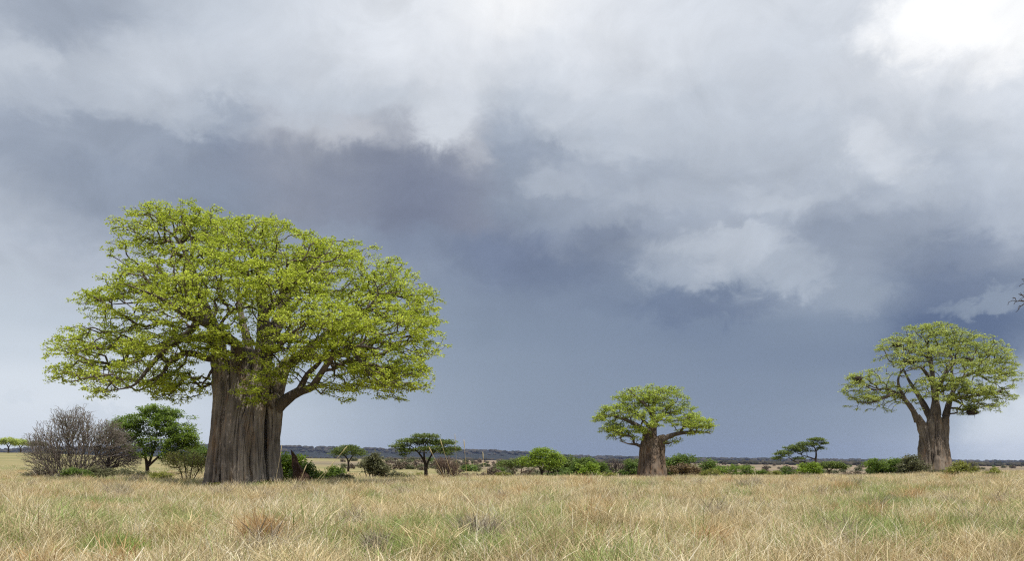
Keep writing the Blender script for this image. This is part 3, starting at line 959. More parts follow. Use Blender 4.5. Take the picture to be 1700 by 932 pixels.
D2 = 104.0
baobab('smallest baobab standing alone near the middle, stout brown trunk and lopsided crown', 1081, D2,
  columns=[
   [(1070,792,-0.4,13),(1071,768,-0.4,11),(1072,745,-0.3,10.5),(1074,728,0,9),(1070,712,0,6)],
   [(1084,792,-0.8,14),(1083,768,-0.6,11.5),(1082,745,-0.4,10.5),(1082,725,0,8.5),(1084,705,0,6.5)],
   [(1096,792,0.2,10.5),(1096,768,0.2,9.5),(1096,745,0.2,9),(1096,731,0,7.5),(1104,724,0,5)],
   [(1082,792,1.2,19),(1082,765,1.0,16),(1083,740,0.8,15),(1084,722,0.6,11)],
  ],
  limbs=[
   [(1084,722,0,7.5),(1085,698,0,6),(1084,680,0.2,5),(1091,662,0.6,3.6),(1096,648,1,2)],
   [(1074,730,0,7),(1064,712,-0.4,5.2),(1046,702,-0.8,4),(1024,694,-1,2.8),(1002,690,-1.2,1.6)],
   [(1098,735,0,6.5),(1108,726,-0.4,5),(1128,720,-0.8,4),(1146,719,-1.2,3),(1160,718,-1.4,1.8),(1176,722,-1.5,1)],
   [(1068,745,0,4),(1056,739,-0.6,3),(1042,738,-1,2),(1028,734,-1.4,1.2)],
   [(1104,744,0.2,3.5),(1111,737,0.5,2.5),(1122,732,1,1.4)],
   [(1084,690,0.2,5),(1070,674,-0.8,3.4),(1052,660,-1.4,2.4),(1040,648,-1.6,1.4)],
   [(1086,705,0.4,5),(1104,690,1,3.4),(1124,682,1.6,2.2),(1140,676,2,1.4)],
   [(1082,715,0.6,5),(1070,695,2,3.4),(1060,680,3,2)],
   [(1146,719,-1.2,2.4),(1140,708,-1.4,1.8),(1138,698,-1.6,1.2)],
  ],
  lobes=[
   (1055,662,-0.5,38,20,2.6,0.9), (1098,660,0.5,44,22,3,1.1), (1022,690,-0.6,34,20,2.4,0.8), (1000,698,-1,16,12,1.2,0.15),
   (1125,688,0.5,34,22,2.6,0.8), (1152,706,-1.2,32,18,2.2,1.0), (1180,712,-1,10,8,1,0.12), (1080,695,-2.2,36,20,1.4,0.6), (1046,722,-0.6,36,15,2,0.6), (1020,716,-0.8,22,14,1.6,0.3),
   (1070,680,2.5,60,26,1.6,0.6), (1010,712,-0.4,18,10,1.4,0.12), (1118,735,0.4,18,8,1,0.1),
  ],
  clump=(7, 0.6), npts=4500, per=7, leafkw=dict(length=0.18, width=0.10, spread=0.14, up=0.6, flat=0.6), leaf='leaf_mid', bark='bark_red', seed=23, step=0.4, tip_r=0.015)

D3 = 112.0
baobab('baobab at the right edge with bird nests hanging in its airy dome of leaves', 1551, D3,
  columns=[
   [(1536,786,-0.4,12),(1536,760,-0.4,10),(1536,735,-0.3,9),(1532,712,0,9),(1523,690,0,7)],
   [(1550,786,-0.8,16),(1550,760,-0.7,13.5),(1550,735,-0.5,13),(1551,705,-0.1,13),(1553,680,0,11)],
   [(1567,786,-0.3,12),(1566,760,-0.2,10),(1564,735,0,10),(1566,708,0,9),(1572,688,0,7)],
   [(1551,786,1.2,22),(1551,755,1.0,19),(1551,725,0.9,17),(1553,700,0.8,12)],
  ],
  limbs=[
   [(1523,700,0,6.4),(1514,684,-0.4,5),(1500,668,-0.8,4.4),(1482,655,-1.2,3.6),(1464,660,-1.6,2.8),(1440,670,-2,2),(1415,672,-2.2,1.2)],
   [(1553,690,0,11),(1554,664,0.2,6.6),(1552,640,0.4,5.2),(1548,612,0.2,4),(1538,592,0,3.2),(1514,586,-0.6,2.2),(1492,582,-1,1.4)],
   [(1570,692,0,7),(1578,668,0.3,5.4),(1585,650,0.4,4.4),(1600,628,0.4,3.6),(1622,618,0.4,2.8),(1645,612,0.4,1.8),(1665,600,0.4,1.2)],
   [(1500,668,-0.8,3.6),(1486,645,-1.2,2.8),(1484,628,-1.4,2.2),(1494,608,-1.8,1.5),(1500,592,-2,1)],
   [(1482,655,-1.2,3),(1462,648,-1.6,2.3),(1440,650,-2,1.8),(1418,640,-2.4,1.2),(1402,632,-2.6,0.9)],
   [(1552,640,0.4,4.4),(1536,622,-0.4,3.4),(1522,612,-1,2.6),(1504,616,-1.6,1.8),(1488,622,-2,1)],
   [(1551,618,0.3,3.4),(1550,590,0.8,2.8),(1546,570,1.2,2),(1540,552,1.6,1.2)],
   [(1585,650,0.4,3.4),(1588,628,1,2.8),(1590,600,1.6,2.2),(1600,575,2,1.5)],
   [(1580,664,0.3,4),(1604,660,-1,3),(1630,655,-1.6,2.2),(1655,660,-2,1.3)],
   [(1553,700,0.8,8),(1540,660,2,5),(1526,625,3.2,3.4),(1516,590,4,2)],
   [(1556,696,0.8,7),(1575,645,2.8,4.4),(1600,605,4,3),(1625,585,4.6,1.8)],
   [(1580,664,0.3,3.4),(1592,672,-0.8,2.2),(1598,684,-1.4,1.2)],
   [(1622,618,0.4,2.4),(1640,632,0,1.8),(1655,640,-0.2,1.2)],
   [(1553,664,0,4.6),(1545,646,-2,3.4),(1548,628,-3.4,2.4),(1560,606,-4.4,1.5)],
  ],
  lobes=[
   (1545,570,0.6,70,32,3.6,1.3), (1500,585,-0.5,52,28,3,0.75), (1600,580,1,60,32,3.6,1.2), (1645,605,0.4,46,38,3.2,1.1),
   (1450,640,-1.8,52,28,2.6,0.7), (1412,640,-2.4,24,22,1.4,0.25), (1425,668,-2,36,14,2,0.25), (1670,630,0,26,32,2.2,0.4), (1560,645,-3,60,24,1.4,0.7), (1620,665,-1.4,50,24,2.4,0.5),
   (1500,660,1.5,44,24,2.4,0.25), (1560,600,4.4,90,46,1.6,0.6), (1545,610,-3.6,80,40,1.6,0.6), (1604,680,-1.4,22,9,1.0,0.16), (1645,662,-0.6,44,24,2.4,0.6), (1595,650,-2.6,40,24,1.8,0.4), (1470,668,-1,40,18,2,0.3), (1545,548,0.4,46,12,2.4,0.4), (1610,630,-2.6,60,34,2,0.7),
  ],
  clump=(8, 0.7), npts=8000, per=7, leafkw=dict(length=0.19, width=0.105, spread=0.15, up=0.6, flat=0.6), leaf='leaf_pale', bark='bark_mid', seed=37, step=0.45, tip_r=0.016)

# nests in the right-hand baobab
def nest(px, py, dy, r, label, seed):
    c = P(px, py, D3); c[1] += dy * 1.5
    r *= 1.25
    rng = np.random.default_rng(seed)
    V = BV * (1 + rng.normal(0, 0.10, (len(BV), 1))) * np.array([r * 1.25, r, r * 0.8])
    root = empty('bird_nest', c)
    tag(root, label, 'nest', 'dark bird nests in the right baobab')
    mesh_np('nest_ball', V, BF.ravel(), [3] * len(BF), M['nest'], root)
    ch = []
    for _ in range(60):
        a = rng.normal(0, 1, 3); a /= np.linalg.norm(a)
        p0 = a * np.array([r, r * 0.8, r * 0.6]); t = rng.normal(0, 1, 3); t /= np.linalg.norm(t)
        ch.append(([p0, p0 + (a * 0.5 + t * 0.6) * r * 0.5, p0 + (a * 0.4 + t) * r * 0.9], [0.02, 0.015, 0.006], 3))
    tube_mesh(ch, 'loose_straw', M['nest'], root, np.zeros(3))
nest(1406, 634, -2.4, 0.31, 'dark bird nest at the far left branch end of the right baobab', 1)
nest(1480, 575, -1.0, 0.36, 'dark bird nest at the upper left edge of the right baobab crown', 2)
nest(1497, 604, -1.8, 0.40, 'dark bird nest in the upper middle of the right baobab crown', 3)
nest(1599, 686, -1.4, 0.44, 'dark bird nest hanging under the right side of the right baobab', 4)
nest(1602, 600, -0.6, 0.28, 'smaller brown nest high in the right half of the right baobab', 5)

# bare tree whose twigs reach in at the right edge
def bare_tree():
    d = 42.0
    plant('bare_tree', 'leafless dark tree reaching twigs in at the right edge above the baobab', 'tree', 1960, d,
      stems=[[(1960,812,0,0.42),(1950,700,0,0.34),(1925,600,0,0.26),(1880,545,0,0.18),(1810,520,0,0.11),(1740,505,0,0.06),(1695,500,0,0.03)],
             [(1880,545,0,0.15,1),(1830,490,0.5,0.09),(1770,470,0.6,0.05),(1712,462,0.7,0.02)],
             [(1945,680,0,0.25,1),(2010,560,1,0.18),(2060,470,1,0.1)]],
      lobes=[(1712,500,0,40,18,1.0,1.0), (1735,472,0.5,50,24,1.0,0.6), (1830,500,0.5,70,50,1.6,0.8), (2000,480,0.8,120,80,2.5,0.8)],
      npts=420, leaf=None, bark='dark_twig', step=0.18, tip_r=0.014, seed=5, wob=0.2, low=0.0, inner=0.6)
bare_tree()

# ------------------------------------------------------------------ trees and bushes on the left
plant('bare_thicket', 'big grey leafless thicket at the left, taller than its neighbours', 'shrub', 125, 74,
  stems=[[(105,797,0,0.09),(96,765,0,0.07),(82,735,0,0.04),(66,715,0.2,0.02)],
         [(118,797,0.3,0.10),(116,760,0,0.07),(112,725,0,0.045),(108,695,0,0.02)],
         [(128,797,-0.3,0.10),(136,760,-0.4,0.07),(142,720,-0.4,0.045),(150,688,-0.4,0.02)],
         [(138,797,0.6,0.09),(158,760,0.7,0.06),(176,728,0.8,0.04),(192,708,0.8,0.02)],
         [(98,797,-0.6,0.08),(76,775,-0.9,0.05),(58,755,-1,0.03),(48,735,-1,0.015)]],
  lobes=[(106,724,0,44,34,2.4,1.1), (130,702,0,24,32,1.6,0.7), (104,694,0,16,18,1.2,0.25), (72,752,0,32,28,2,0.8), (58,732,-0.4,16,16,1.0,0.2), (165,730,0.2,36,34,2.2,0.9), (110,768,-0.4,70,30,2.4,1.1), (184,718,0.6,26,22,1.6,0.5), (206,738,0.6,14,20,1.2,0.2), (66,784,-0.6,28,14,1.2,0.35)],
  clump=(5, 0.5, -0.2), npts=12000, leaf='leaf_olive', bark='grey_twig', step=0.2, tip_r=0.0105, expo=2.8, seed=41, wob=0.10, alpha=0.6, low=0.1, inner=0.5, per=4, leaf_on=0.22,
  leaf_kw=dict(length=0.09, width=0.05, spread=0.08), parts=('stems', 'foliage'))
plant('dark_thicket', 'dark leafless thorn bush between the grey thicket and the green acacia', 'shrub', 178, 78,
  stems=[[(174,793,0,0.16),(178,774,0,0.12),(184,756,0,0.08),(196,738,0,0.04)],
         [(178,774,0,0.1,1),(168,762,-0.2,0.06),(160,750,-0.4,0.03)],
         [(184,756,0,0.08,1),(205,748,0.2,0.05),(220,752,0.3,0.025)]],
  lobes=[(200,748,0,34,26,1.8,1.0), (212,766,0,26,14,1.4,0.7), (172,768,-0.2,24,20,1.4,0.7), (190,725,0,24,18,1.4,0.4)],
  npts=3400, leaf=None, bark='dark_twig', step=0.2, tip_r=0.0115, expo=2.7, seed=42, wob=0.14, alpha=0.5, low=0.1, inner=0.55, parts=('stems', 'foliage'))
plant('acacia_tree', 'rich green acacia with forked trunk behind the dark thorn bush', 'tree', 246, 96,
  stems=[[(245,787,0,0.24),(244,772,0,0.2),(241,758,0,0.13),(236,735,0,0.08),(225,712,0,0.04)],
         [(245,776,0,0.17,1),(252,758,0.2,0.12),(258,735,0.2,0.08),(262,705,0.2,0.04)],
         [(247,778,0,0.15,1),(262,760,-0.3,0.1),(280,742,-0.4,0.07),(302,722,-0.4,0.035)],
         [(252,758,0.2,0.09,1),(250,730,0.8,0.06),(244,700,1,0.03)]],
  lobes=[(258,692,0,36,22,2.6,1.1), (232,752,-0.6,24,18,1.6,0.5), (284,760,-0.6,22,12,1.4,0.4), (300,735,-0.6,26,18,1.8,0.5), (215,712,0,26,24,2.0,0.7), (290,702,0,34,22,2.4,0.9), (310,726,-0.3,22,14,1.6,0.5), (230,735,-0.5,32,22,1.8,0.6), (288,745,-0.6,28,16,1.6,0.5), (262,722,1,48,24,2.0,0.8), (203,716,-1.0,22,26,1.6,0.9), (212,700,0,20,14,1.4,0.3), (258,685,0,26,12,1.8,0.5), (315,735,-0.3,16,14,1.2,0.35), (275,720,-1.6,40,20,1.2,0.5)],
  clump=(5, 0.35), low=0.15, npts=2900, leaf='leaf_acacia', bark='dark_bark', step=0.3, tip_r=0.012, seed=43, per=11, leaf_kw=dict(length=0.22, width=0.12, spread=0.25, flat=0.45), droop=0.03)
plant('sparse_shrub', 'sparse yellow-green shrub of upright stems left of the big trunk', 'shrub', 312, 66,
  stems=[[(306,806,0,0.05),(300,785,0,0.04),(290,765,0,0.025),(282,752,0,0.012)],
         [(310,806,0.1,0.05),(308,780,0.1,0.04),(304,755,0.1,0.02)],
         [(313,806,-0.1,0.06),(318,780,-0.1,0.04),(322,755,-0.1,0.02)],
         [(316,806,0.1,0.05),(328,785,0.2,0.035),(338,768,0.2,0.015)]],
  lobes=[(308,762,0,30,16,1.2,1.0), (285,765,0,16,16,0.8,0.6), (332,768,0,12,16,0.8,0.5), (310,780,0,28,14,1,0.5)],
  npts=900, leaf='leaf_spring', bark='brown_twig', step=0.18, tip_r=0.009, seed=44, low=0.0, inner=0.5, per=5, leaf_kw=dict(length=0.10, width=0.05, spread=0.10), parts=('stems', 'foliage'))

def bush(name, label, px, py_base, d, w, h, leaf, seed, npts=260, per=8, bark='twig', leaf_kw=None, shape=1.0, cat='shrub', group=None, leaf_on=1.0):
    """rounded bush; w, h in photo pixels"""
    w *= 1.25; h *= 1.1; npts = int(npts * 1.8)
    r = random.Random(seed)
    sc = d / F
    st = []
    for k in range(5):
        x = px + (k - 2) * w * 0.07
        tx = px + (k - 2) * w * 0.17 + r.uniform(-2, 2)
        st.append([(x, py_base, r.uniform(-0.2, 0.2), 0.012 * h * sc + 0.02), ((x + tx) / 2, py_base - h * 0.4, 0, 0.008 * h * sc + 0.015), (tx, py_base - h * 0.75, 0, 0.01)])
    lobes = [(px, py_base - h * 0.45, 0, w * 0.30, h * 0.42, w * 0.3 * sc, 1.0)]
    for k in range(9):
        a = r.uniform(-1, 1)
        lobes.append((px + a * w * 0.42, py_base - h * r.uniform(0.12, 0.80) * (1 - 0.35 * abs(a)), r.uniform(-0.2, 0.2) * w * sc,
                      w * r.uniform(0.14, 0.22), h * r.uniform(0.18, 0.28), w * 0.2 * sc, 0.5))
    u = h * sc
    kw = dict(length=0.06 * u + 0.08, width=0.035 * u + 0.045, spread=0.05 * u + 0.06, flat=0.7, up=0.6)
    kw.update(leaf_kw or {})
    return plant(name, label, cat, px, d, st, lobes, npts, leaf, bark, step=0.1 * u + 0.06, tip_r=0.008, seed=seed, per=per, leaf_kw=kw,
                 low=0.25, inner=0.42, parts=('stems', 'foliage'), group=group, leaf_on=leaf_on, clump=(5, 0.14 * u + 0.05))

bush('green_bush', 'low leafy green bush at the foot of the grey thicket', 128, 799, 71, 42, 20, 'leaf_dense', 51)
bush('herb_patch', 'low grey-green scrub between the thorn bush and the green acacia', 215, 797, 82, 74, 20, 'leaf_olive', 52, npts=300)
bush('green_bush', 'small light green weed bush under the green acacia', 252, 799, 84, 40, 14, 'leaf_spring', 53)
bush('round_bush', 'olive bush just left of the big trunk base', 340, 785, 110, 46, 40, 'leaf_dense', 54)
bush('leafy_bush', 'bright leafy bush behind the termite mound, beside the big trunk', 474, 800, 66, 56, 50, 'leaf_lime', 55, npts=420)
bush('green_bush', 'olive green bush at the right foot of the termite mound', 508, 803, 63, 34, 32, 'leaf_dense', 56)
bush('green_bush', 'dark green low bush in the grass right of the termite mound', 550, 804, 66, 46, 32, 'leaf_acacia', 57, npts=320)
bush('dry_bush', 'withered brown low bush touching the dark green one right of the mound', 572, 804, 64, 34, 18, 'leaf_olive', 58)
bush('round_bush', 'round grey-olive bush between the two umbrella acacias', 618, 797, 84, 42, 40, 'leaf_olive', 59, npts=420)

bush('herb_patch', 'tangled grey scrub along the base of the grey thicket', 160, 799, 72, 60, 24, 'leaf_olive', 151, npts=300, leaf_on=0.7)
bush('herb_patch', 'pale low weeds left of the sparse upright shrub', 268, 803, 72, 46, 18, 'leaf_spring', 152, npts=220)
bush('herb_patch', 'grey-green low weeds at the left foot of the grey thicket', 62, 799, 76, 44, 16, 'leaf_olive', 153, npts=200, leaf_on=0.7)
bush('dry_bush', 'thin brown weeds between the round bush and the tiered umbrella acacia', 660, 799, 82, 50, 16, 'leaf_olive', 154, npts=200, leaf_on=0.5)

def termite_mound():
    d = 62.0
    x0 = (497 - CX) / F * d
    o = np.array([x0, d, gz(x0, d)])
    s = d / F
    V = []
    n, m = 44, 36
    for i in range(n):
        t = i / (n - 1)
        zz = t * (806 - 742) * s
        cx = (13 * (1 - t) ** 1.2 - 15 * t) * s + 0.06 * math.sin(t * 9)
        rad = (13 * (1 - t) ** 2.2 + 6.0 * (1 - t ** 5) * (1 - 0.35 * t) + 0.3) * s
        for k in range(m):
            a = 2 * math.pi * k / m
            f = mnoise.noise((math.cos(a) * 1.6, math.sin(a) * 1.6, t * 2.2)) * 0.45 + mnoise.noise((math.cos(a) * 2.5, math.sin(a) * 2.5, t * 7)) * 0.34
            V.append((cx + math.cos(a) * rad * (1 + f), math.sin(a) * rad * (1 + f) * 0.9, zz - 0.2))
    i, j = np.meshgrid(np.arange(n - 1), np.arange(m), indexing='ij'); j2 = (j + 1) % m
    q = np.stack([i * m + j, i * m + j2, (i + 1) * m + j2, (i + 1) * m + j], -1).reshape(-1, 4)
    ob = mesh_np('termite_mound', V, np.concatenate([q.ravel(), (n - 1) * m + np.arange(m)]), [4] * len(q) + [m], M['mound'], smooth=True)
    ob.location = o
    tag(ob, 'dark brown pointed termite mound beside the big baobab trunk', 'termite mound')
termite_mound()

# ------------------------------------------------------------------ umbrella acacias and the bush line
plant('umbrella_acacia', 'small distant umbrella acacia nearest the big trunk', 'tree', 578, 190,
  stems=[[(578,777,0,0.26),(578,766,0,0.2),(570,756,0,0.12),(560,750,0,0.06)],
         [(578,768,0,0.16,1),(586,757,0,0.1),(596,752,0,0.05)]],
  lobes=[(577,749,0,26,8,3,1.2), (560,754,0,14,6,2,0.5), (596,754,0,14,6,2,0.5), (578,744,0,16,5,2,0.4)],
  npts=420, leaf='leaf_umbrella', bark='dark_bark', step=0.45, tip_r=0.014, seed=61, per=9, low=0.7, leaf_kw=dict(length=0.34, width=0.2, spread=0.34, flat=0.4))
plant('umbrella_acacia', 'umbrella acacia with tiered dark green crown beside a bare brown bush', 'tree', 707, 88,
  stems=[[(707,797,0,0.2),(707,780,0,0.17),(705,768,0,0.13),(697,755,0,0.08),(686,744,0,0.05),(670,737,0,0.03)],
         [(707,778,0,0.13,1),(712,764,0.2,0.09),(722,750,0.3,0.06),(738,740,0.3,0.03)],
         [(705,768,0,0.1,1),(704,750,-0.4,0.07),(708,735,-0.6,0.04)]],
  lobes=[(706,726,0,24,6,1.6,0.7), (684,734,0.2,28,6,1.7,0.8), (735,737,0.2,26,7,1.7,0.8), (664,742,-0.2,16,5,1.1,0.45), (752,747,0,14,6,1.1,0.4), (715,747,-0.8,28,6,1.2,0.7), (675,750,-0.5,16,5,1,0.4), (712,736,0.8,34,7,1.2,0.6), (668,757,-0.6,8,4,0.7,0.12), (740,752,-0.8,14,6,0.8,0.3)],
  npts=1200, leaf='leaf_umbrella', bark='dark_bark', step=0.24, tip_r=0.011, seed=62, per=9, low=0.75, inner=0.4, leaf_kw=dict(length=0.17, width=0.10, spread=0.15, flat=0.35))
plant('bare_bush', 'bare brown bush against the right side of the tiered umbrella acacia', 'shrub', 742, 92,
  stems=[[(738,797,0,0.05),(734,780,0,0.035),(728,764,0,0.015)], [(743,797,0,0.05),(744,778,0,0.035),(746,758,0,0.015)], [(748,797,0.1,0.05),(756,782,0.1,0.03),(764,770,0.1,0.015)]],
  lobes=[(742,776,0,22,20,1.3,1), (755,782,0,14,14,1,0.5), (732,772,0,12,16,1,0.5)],
  npts=2600, leaf=None, bark='brown_twig', step=0.2, tip_r=0.012, expo=2.7, seed=63, low=0.0, inner=0.55, wob=0.07, alpha=0.75, parts=('stems', 'foliage'))
bush('dry_bush', 'small brown stump-like dry bush on the plain by the tall stalks', 818, 794, 112, 24, 18, 'leaf_dry', 64, npts=140)
bush('green_bush', 'pale green weed bush left of the flat dark acacia', 836, 794, 105, 20, 10, 'leaf_spring', 65, npts=120)
plant('flat_acacia', 'flat-topped dark acacia showing pale bare stems, left of the lime tree', 'tree', 862, 150,
  stems=[[(858,792,0,0.12),(852,782,0,0.09),(842,776,0,0.05)], [(864,792,0,0.12),(866,780,0,0.08),(868,770,0,0.05)], [(872,792,0.3,0.12),(882,782,0.3,0.08),(892,776,0.3,0.05)]],
  lobes=[(845,771,0,20,6,2,0.8), (866,770,0,26,9,2.2,1)], npts=420, leaf='leaf_umbrella', bark='brown_twig', step=0.35, tip_r=0.014, seed=66, low=0.6, leaf_kw=dict(length=0.28, width=0.16, spread=0.26, flat=0.45), per=8)
plant('lime_tree', 'bright lime green spreading tree among darker bushes', 'tree', 899, 122,
  stems=[[(899,794,0,0.2),(899,784,0,0.16),(893,774,0,0.1),(882,764,0,0.05)], [(899,786,0,0.13,1),(906,772,0,0.09),(916,762,0,0.05)], [(899,780,0,0.1,1),(900,765,-0.3,0.07),(902,755,-0.4,0.04)], [(908,794,0.4,0.1),(912,780,0.4,0.07),(924,770,0.4,0.04)]],
  lobes=[(903,756,0,26,11,2,1.1), (880,766,0,22,10,1.8,0.7), (922,766,0,18,12,1.8,0.8), (905,770,-1,24,10,1.4,0.6), (898,750,0.4,14,6,1.2,0.3)],
  npts=800, leaf='leaf_lime', bark='dark_bark', step=0.3, tip_r=0.013, seed=67, per=9, low=0.5, leaf_kw=dict(length=0.24, width=0.14, spread=0.22, flat=0.5))
bush('dense_bush', 'dark flat-crowned bush right behind the lime tree', 942, 794, 140, 56, 38, 'leaf_umbrella', 68, npts=520, per=9)
bush('dense_bush', 'broad green bush, tallest between the lime tree and the middle baobab', 972, 794, 132, 62, 36, 'leaf_dense', 69, npts=600, per=9)
bush('leafy_bush', 'low brighter green bush in front of the broad green one', 975, 794, 122, 34, 28, 'leaf_lime', 70, npts=260)
bush('dry_bush', 'low pale dry scrub at the right end of the broad green bush', 1000, 794, 125, 40, 12, 'leaf_spring', 71, npts=160)
plant('bare_bush', 'dark bare brown bush behind the left side of the middle baobab', 'shrub', 1022, 170,
  stems=[[(1016,796,0,0.08),(1012,782,0,0.05),(1006,770,0,0.02)], [(1022,796,0,0.08),(1022,780,0,0.05),(1022,768,0,0.02)], [(1028,796,0,0.08),(1034,782,0,0.05),(1040,770,0,0.02)]],
  lobes=[(1022,774,0,24,14,2.4,1), (1006,778,0,12,10,1.6,0.4), (1040,776,0,12,10,1.6,0.4)], npts=1500, leaf=None, bark='dark_twig', step=0.3, tip_r=0.024, expo=2.6, seed=72, low=0.0, inner=0.55, wob=0.08, alpha=0.7, parts=('stems', 'foliage'))
bush('dense_bush', 'green bush touching the left side of the middle baobab trunk', 1047, 794, 128, 32, 30, 'leaf_dense', 73, npts=300)
bush('dense_bush', 'pale green bush top seen above and left of the middle trunk', 1056, 780, 230, 34, 20, 'leaf_umbrella', 74, npts=220)
bush('dense_bush', 'wide green bush right of the middle baobab trunk', 1138, 794, 150, 84, 38, 'leaf_dense', 75, npts=700, per=9)
bush('dry_bush', 'red-brown withered bush in front of the wide green one', 1134, 793, 118, 44, 26, 'leaf_rust', 76, npts=320, bark='brown_twig')
bush('dense_bush', 'low green mound of bush right of the withered one', 1222, 792, 150, 62, 20, 'leaf_acacia', 77, npts=420)
bush('green_bush', 'small yellow-green bush left of the low green mound', 1180, 792, 140, 34, 14, 'leaf_spring', 78, npts=180)
bush('green_bush', 'tiny dark green bush left of the leaning acacia', 1267, 791, 150, 26, 10, 'leaf_acacia', 79, npts=160)
bush('green_bush', 'low olive bush under the tip of the leaning acacia', 1312, 791, 145, 38, 16, 'leaf_dense', 80, npts=240)
bush('green_bush', 'thin yellowish low bush beside the tiny dark one', 1288, 791, 135, 22, 9, 'leaf_spring', 86, npts=120)
plant('leaning_acacia', 'umbrella acacia leaning far over to the left above low bushes', 'tree', 1354, 180,
  stems=[[(1355,793,0,0.28),(1354,768,0,0.22),(1355,755,0,0.18),(1353,745,0,0.12),(1346,738,0,0.07)],
         [(1353,764,0,0.15,1),(1344,760,-0.2,0.11),(1334,757,-0.3,0.07),(1320,752,-0.4,0.04)],
         [(1354,775,0,0.16,1),(1335,768,-0.4,0.13),(1322,768,-0.6,0.10),(1308,760,-0.8,0.05)],
         [(1354,750,0,0.1,1),(1362,740,0.2,0.07),(1368,736,0.2,0.04)]],
  lobes=[(1356,731,0,14,4,1.6,0.7), (1368,737,0,6,3,1,0.2), (1340,739,0,20,5,2,0.9), (1320,745,0,20,6,2.2,0.9), (1300,754,-0.4,16,6,2,0.8), (1290,762,-0.4,8,4,1.4,0.3), (1328,762,-0.8,12,3,1.2,0.25), (1362,745,0,8,3,1,0.2), (1330,750,0.6,24,5,1.6,0.5)],
  npts=900, leaf='leaf_umbrella', bark='dark_bark', step=0.4, tip_r=0.014, seed=81, per=9, low=0.75, inner=0.4, leaf_kw=dict(length=0.30, width=0.17, spread=0.26, flat=0.35))
bush('leafy_bush', 'bright lime green bush at the foot of the leaning acacia', 1344, 792, 118, 28, 28, 'leaf_lime', 82, npts=320)
plant('flat_acacia', 'little flat-topped acacia right of the bright lime bush', 'tree', 1383, 150,
  stems=[[(1377,792,0,0.14),(1376,783,0,0.1),(1370,777,0,0.06)], [(1377,784,0,0.1,1),(1386,777,0,0.06),(1394,774,0,0.03)]],
  lobes=[(1380,773,0,22,6,2,1), (1396,776,0,12,4,1.4,0.5), (1366,776,0,10,4,1.2,0.3)], npts=420, leaf='leaf_umbrella', bark='dark_bark', step=0.35, tip_r=0.014, seed=83, low=0.6, leaf_kw=dict(length=0.28, width=0.16, spread=0.26, flat=0.4), per=9)
bush('dense_bush', 'deep green domed bush left of the right baobab trunk', 1486, 788, 124, 66, 32, 'leaf_acacia', 84, npts=600, per=9)
bush('dry_bush', 'brown-green leggy bush touching the right baobab trunk', 1514, 789, 106, 42, 34, 'leaf_olive', 85, npts=380, bark='brown_twig')
bush('leafy_bush', 'small pale green shrub at the right foot of the right baobab', 1594, 797, 84, 40, 28, 'leaf_spring', 87, npts=260)
bush('dry_bush', 'dark twiggy shrub behind the pale one right of the right baobab', 1612, 790, 100, 24, 26, 'leaf_olive', 88, npts=200, leaf_on=0.4)
bush('green_bush', 'sparse small bush near the right edge of the grassland', 1652, 797, 84, 28, 18, 'leaf_spring', 89, npts=160)

for i, (x, y, dd, w, h, lf, lab) in enumerate([
    (358, 811, 55, 34, 9, 'leaf_spring', 'short weeds at the left foot of the big trunk'),
    (446, 811, 54.5, 46, 12, 'leaf_dense', 'short green weeds at the right foot of the big trunk'),
    (925, 795, 128, 44, 14, 'leaf_dense', 'low green scrub at the right foot of the lime tree'),
    (1075, 797, 170, 60, 16, 'leaf_olive', 'greyish scrub just behind the middle baobab trunk'),
    (1172, 793, 165, 56, 22, 'leaf_umbrella', 'olive scrub filling the gap right of the wide green bush'),
    (1252, 792, 170, 40, 12, 'leaf_dry', 'dry brown scrub right of the low green mound'),
    (1420, 792, 170, 44, 10, 'leaf_dry', 'dry low scrub right of the little flat-topped acacia'),
    (1450, 790, 150, 26, 16, 'leaf_dense', 'small green bush at the left end of the deep green dome'),
    (1562, 789, 104, 46, 9, 'leaf_olive', 'short weeds round the foot of the right baobab'),
    (880, 794, 165, 50, 10, 'leaf_olive', 'grey scrub under the flat dark acacia'),
    (1000, 793, 180, 50, 22, 'leaf_umbrella', 'dull green bush between the broad green bush and the bare one'),
    (690, 797, 100, 40, 12, 'leaf_spring', 'pale weeds at the foot of the tiered umbrella acacia'),
    (780, 796, 105, 44, 12, 'leaf_dry', 'grey-brown weeds right of the bare brown bush')]):
    bush('scrub_patch', lab, x, y, dd, w, h, lf, 200 + i, npts=200)

# far trees at the left edge
def far_tree(px, py, d, w, h, seed, label, leaf='leaf_pale'):
    plant('distant_tree', label, 'tree', px, d,
      stems=[[(px, py, 0, 0.5), (px, py - h * 0.35, 0, 0.38), (px - w * 0.12, py - h * 0.6, 0, 0.18), (px - w * 0.25, py - h * 0.75, 0, 0.08)],
             [(px, py - h * 0.3, 0, 0.3, 1), (px + w * 0.15, py - h * 0.62, 0, 0.16), (px + w * 0.28, py - h * 0.75, 0, 0.07)]],
      lobes=[(px, py - h * 0.8, 0, w * 0.4, h * 0.22, w * 0.35 * d / F, 1), (px - w * 0.28, py - h * 0.68, 0, w * 0.22, h * 0.18, 2, 0.5), (px + w * 0.28, py - h * 0.66, 0, w * 0.22, h * 0.2, 2, 0.5)],
      npts=420, leaf=leaf, bark='dark_bark', step=0.9, tip_r=0.03, seed=seed, per=7, leaf_kw=dict(length=0.62, width=0.4, spread=0.6, flat=0.5), group='far trees at the left edge')
far_tree(14, 753, 505, 34, 26, 91, 'distant pale tree at the very left edge of the plain')
far_tree(34, 753, 520, 30, 23, 92, 'distant pale tree just left of the grey thicket')
far_tree(-16, 753, 520, 30, 22, 93, 'distant tree cut off by the left edge')
far_tree(62, 753, 540, 34, 20, 94, 'distant grey-green tree half hidden behind the grey thicket', 'leaf_olive')
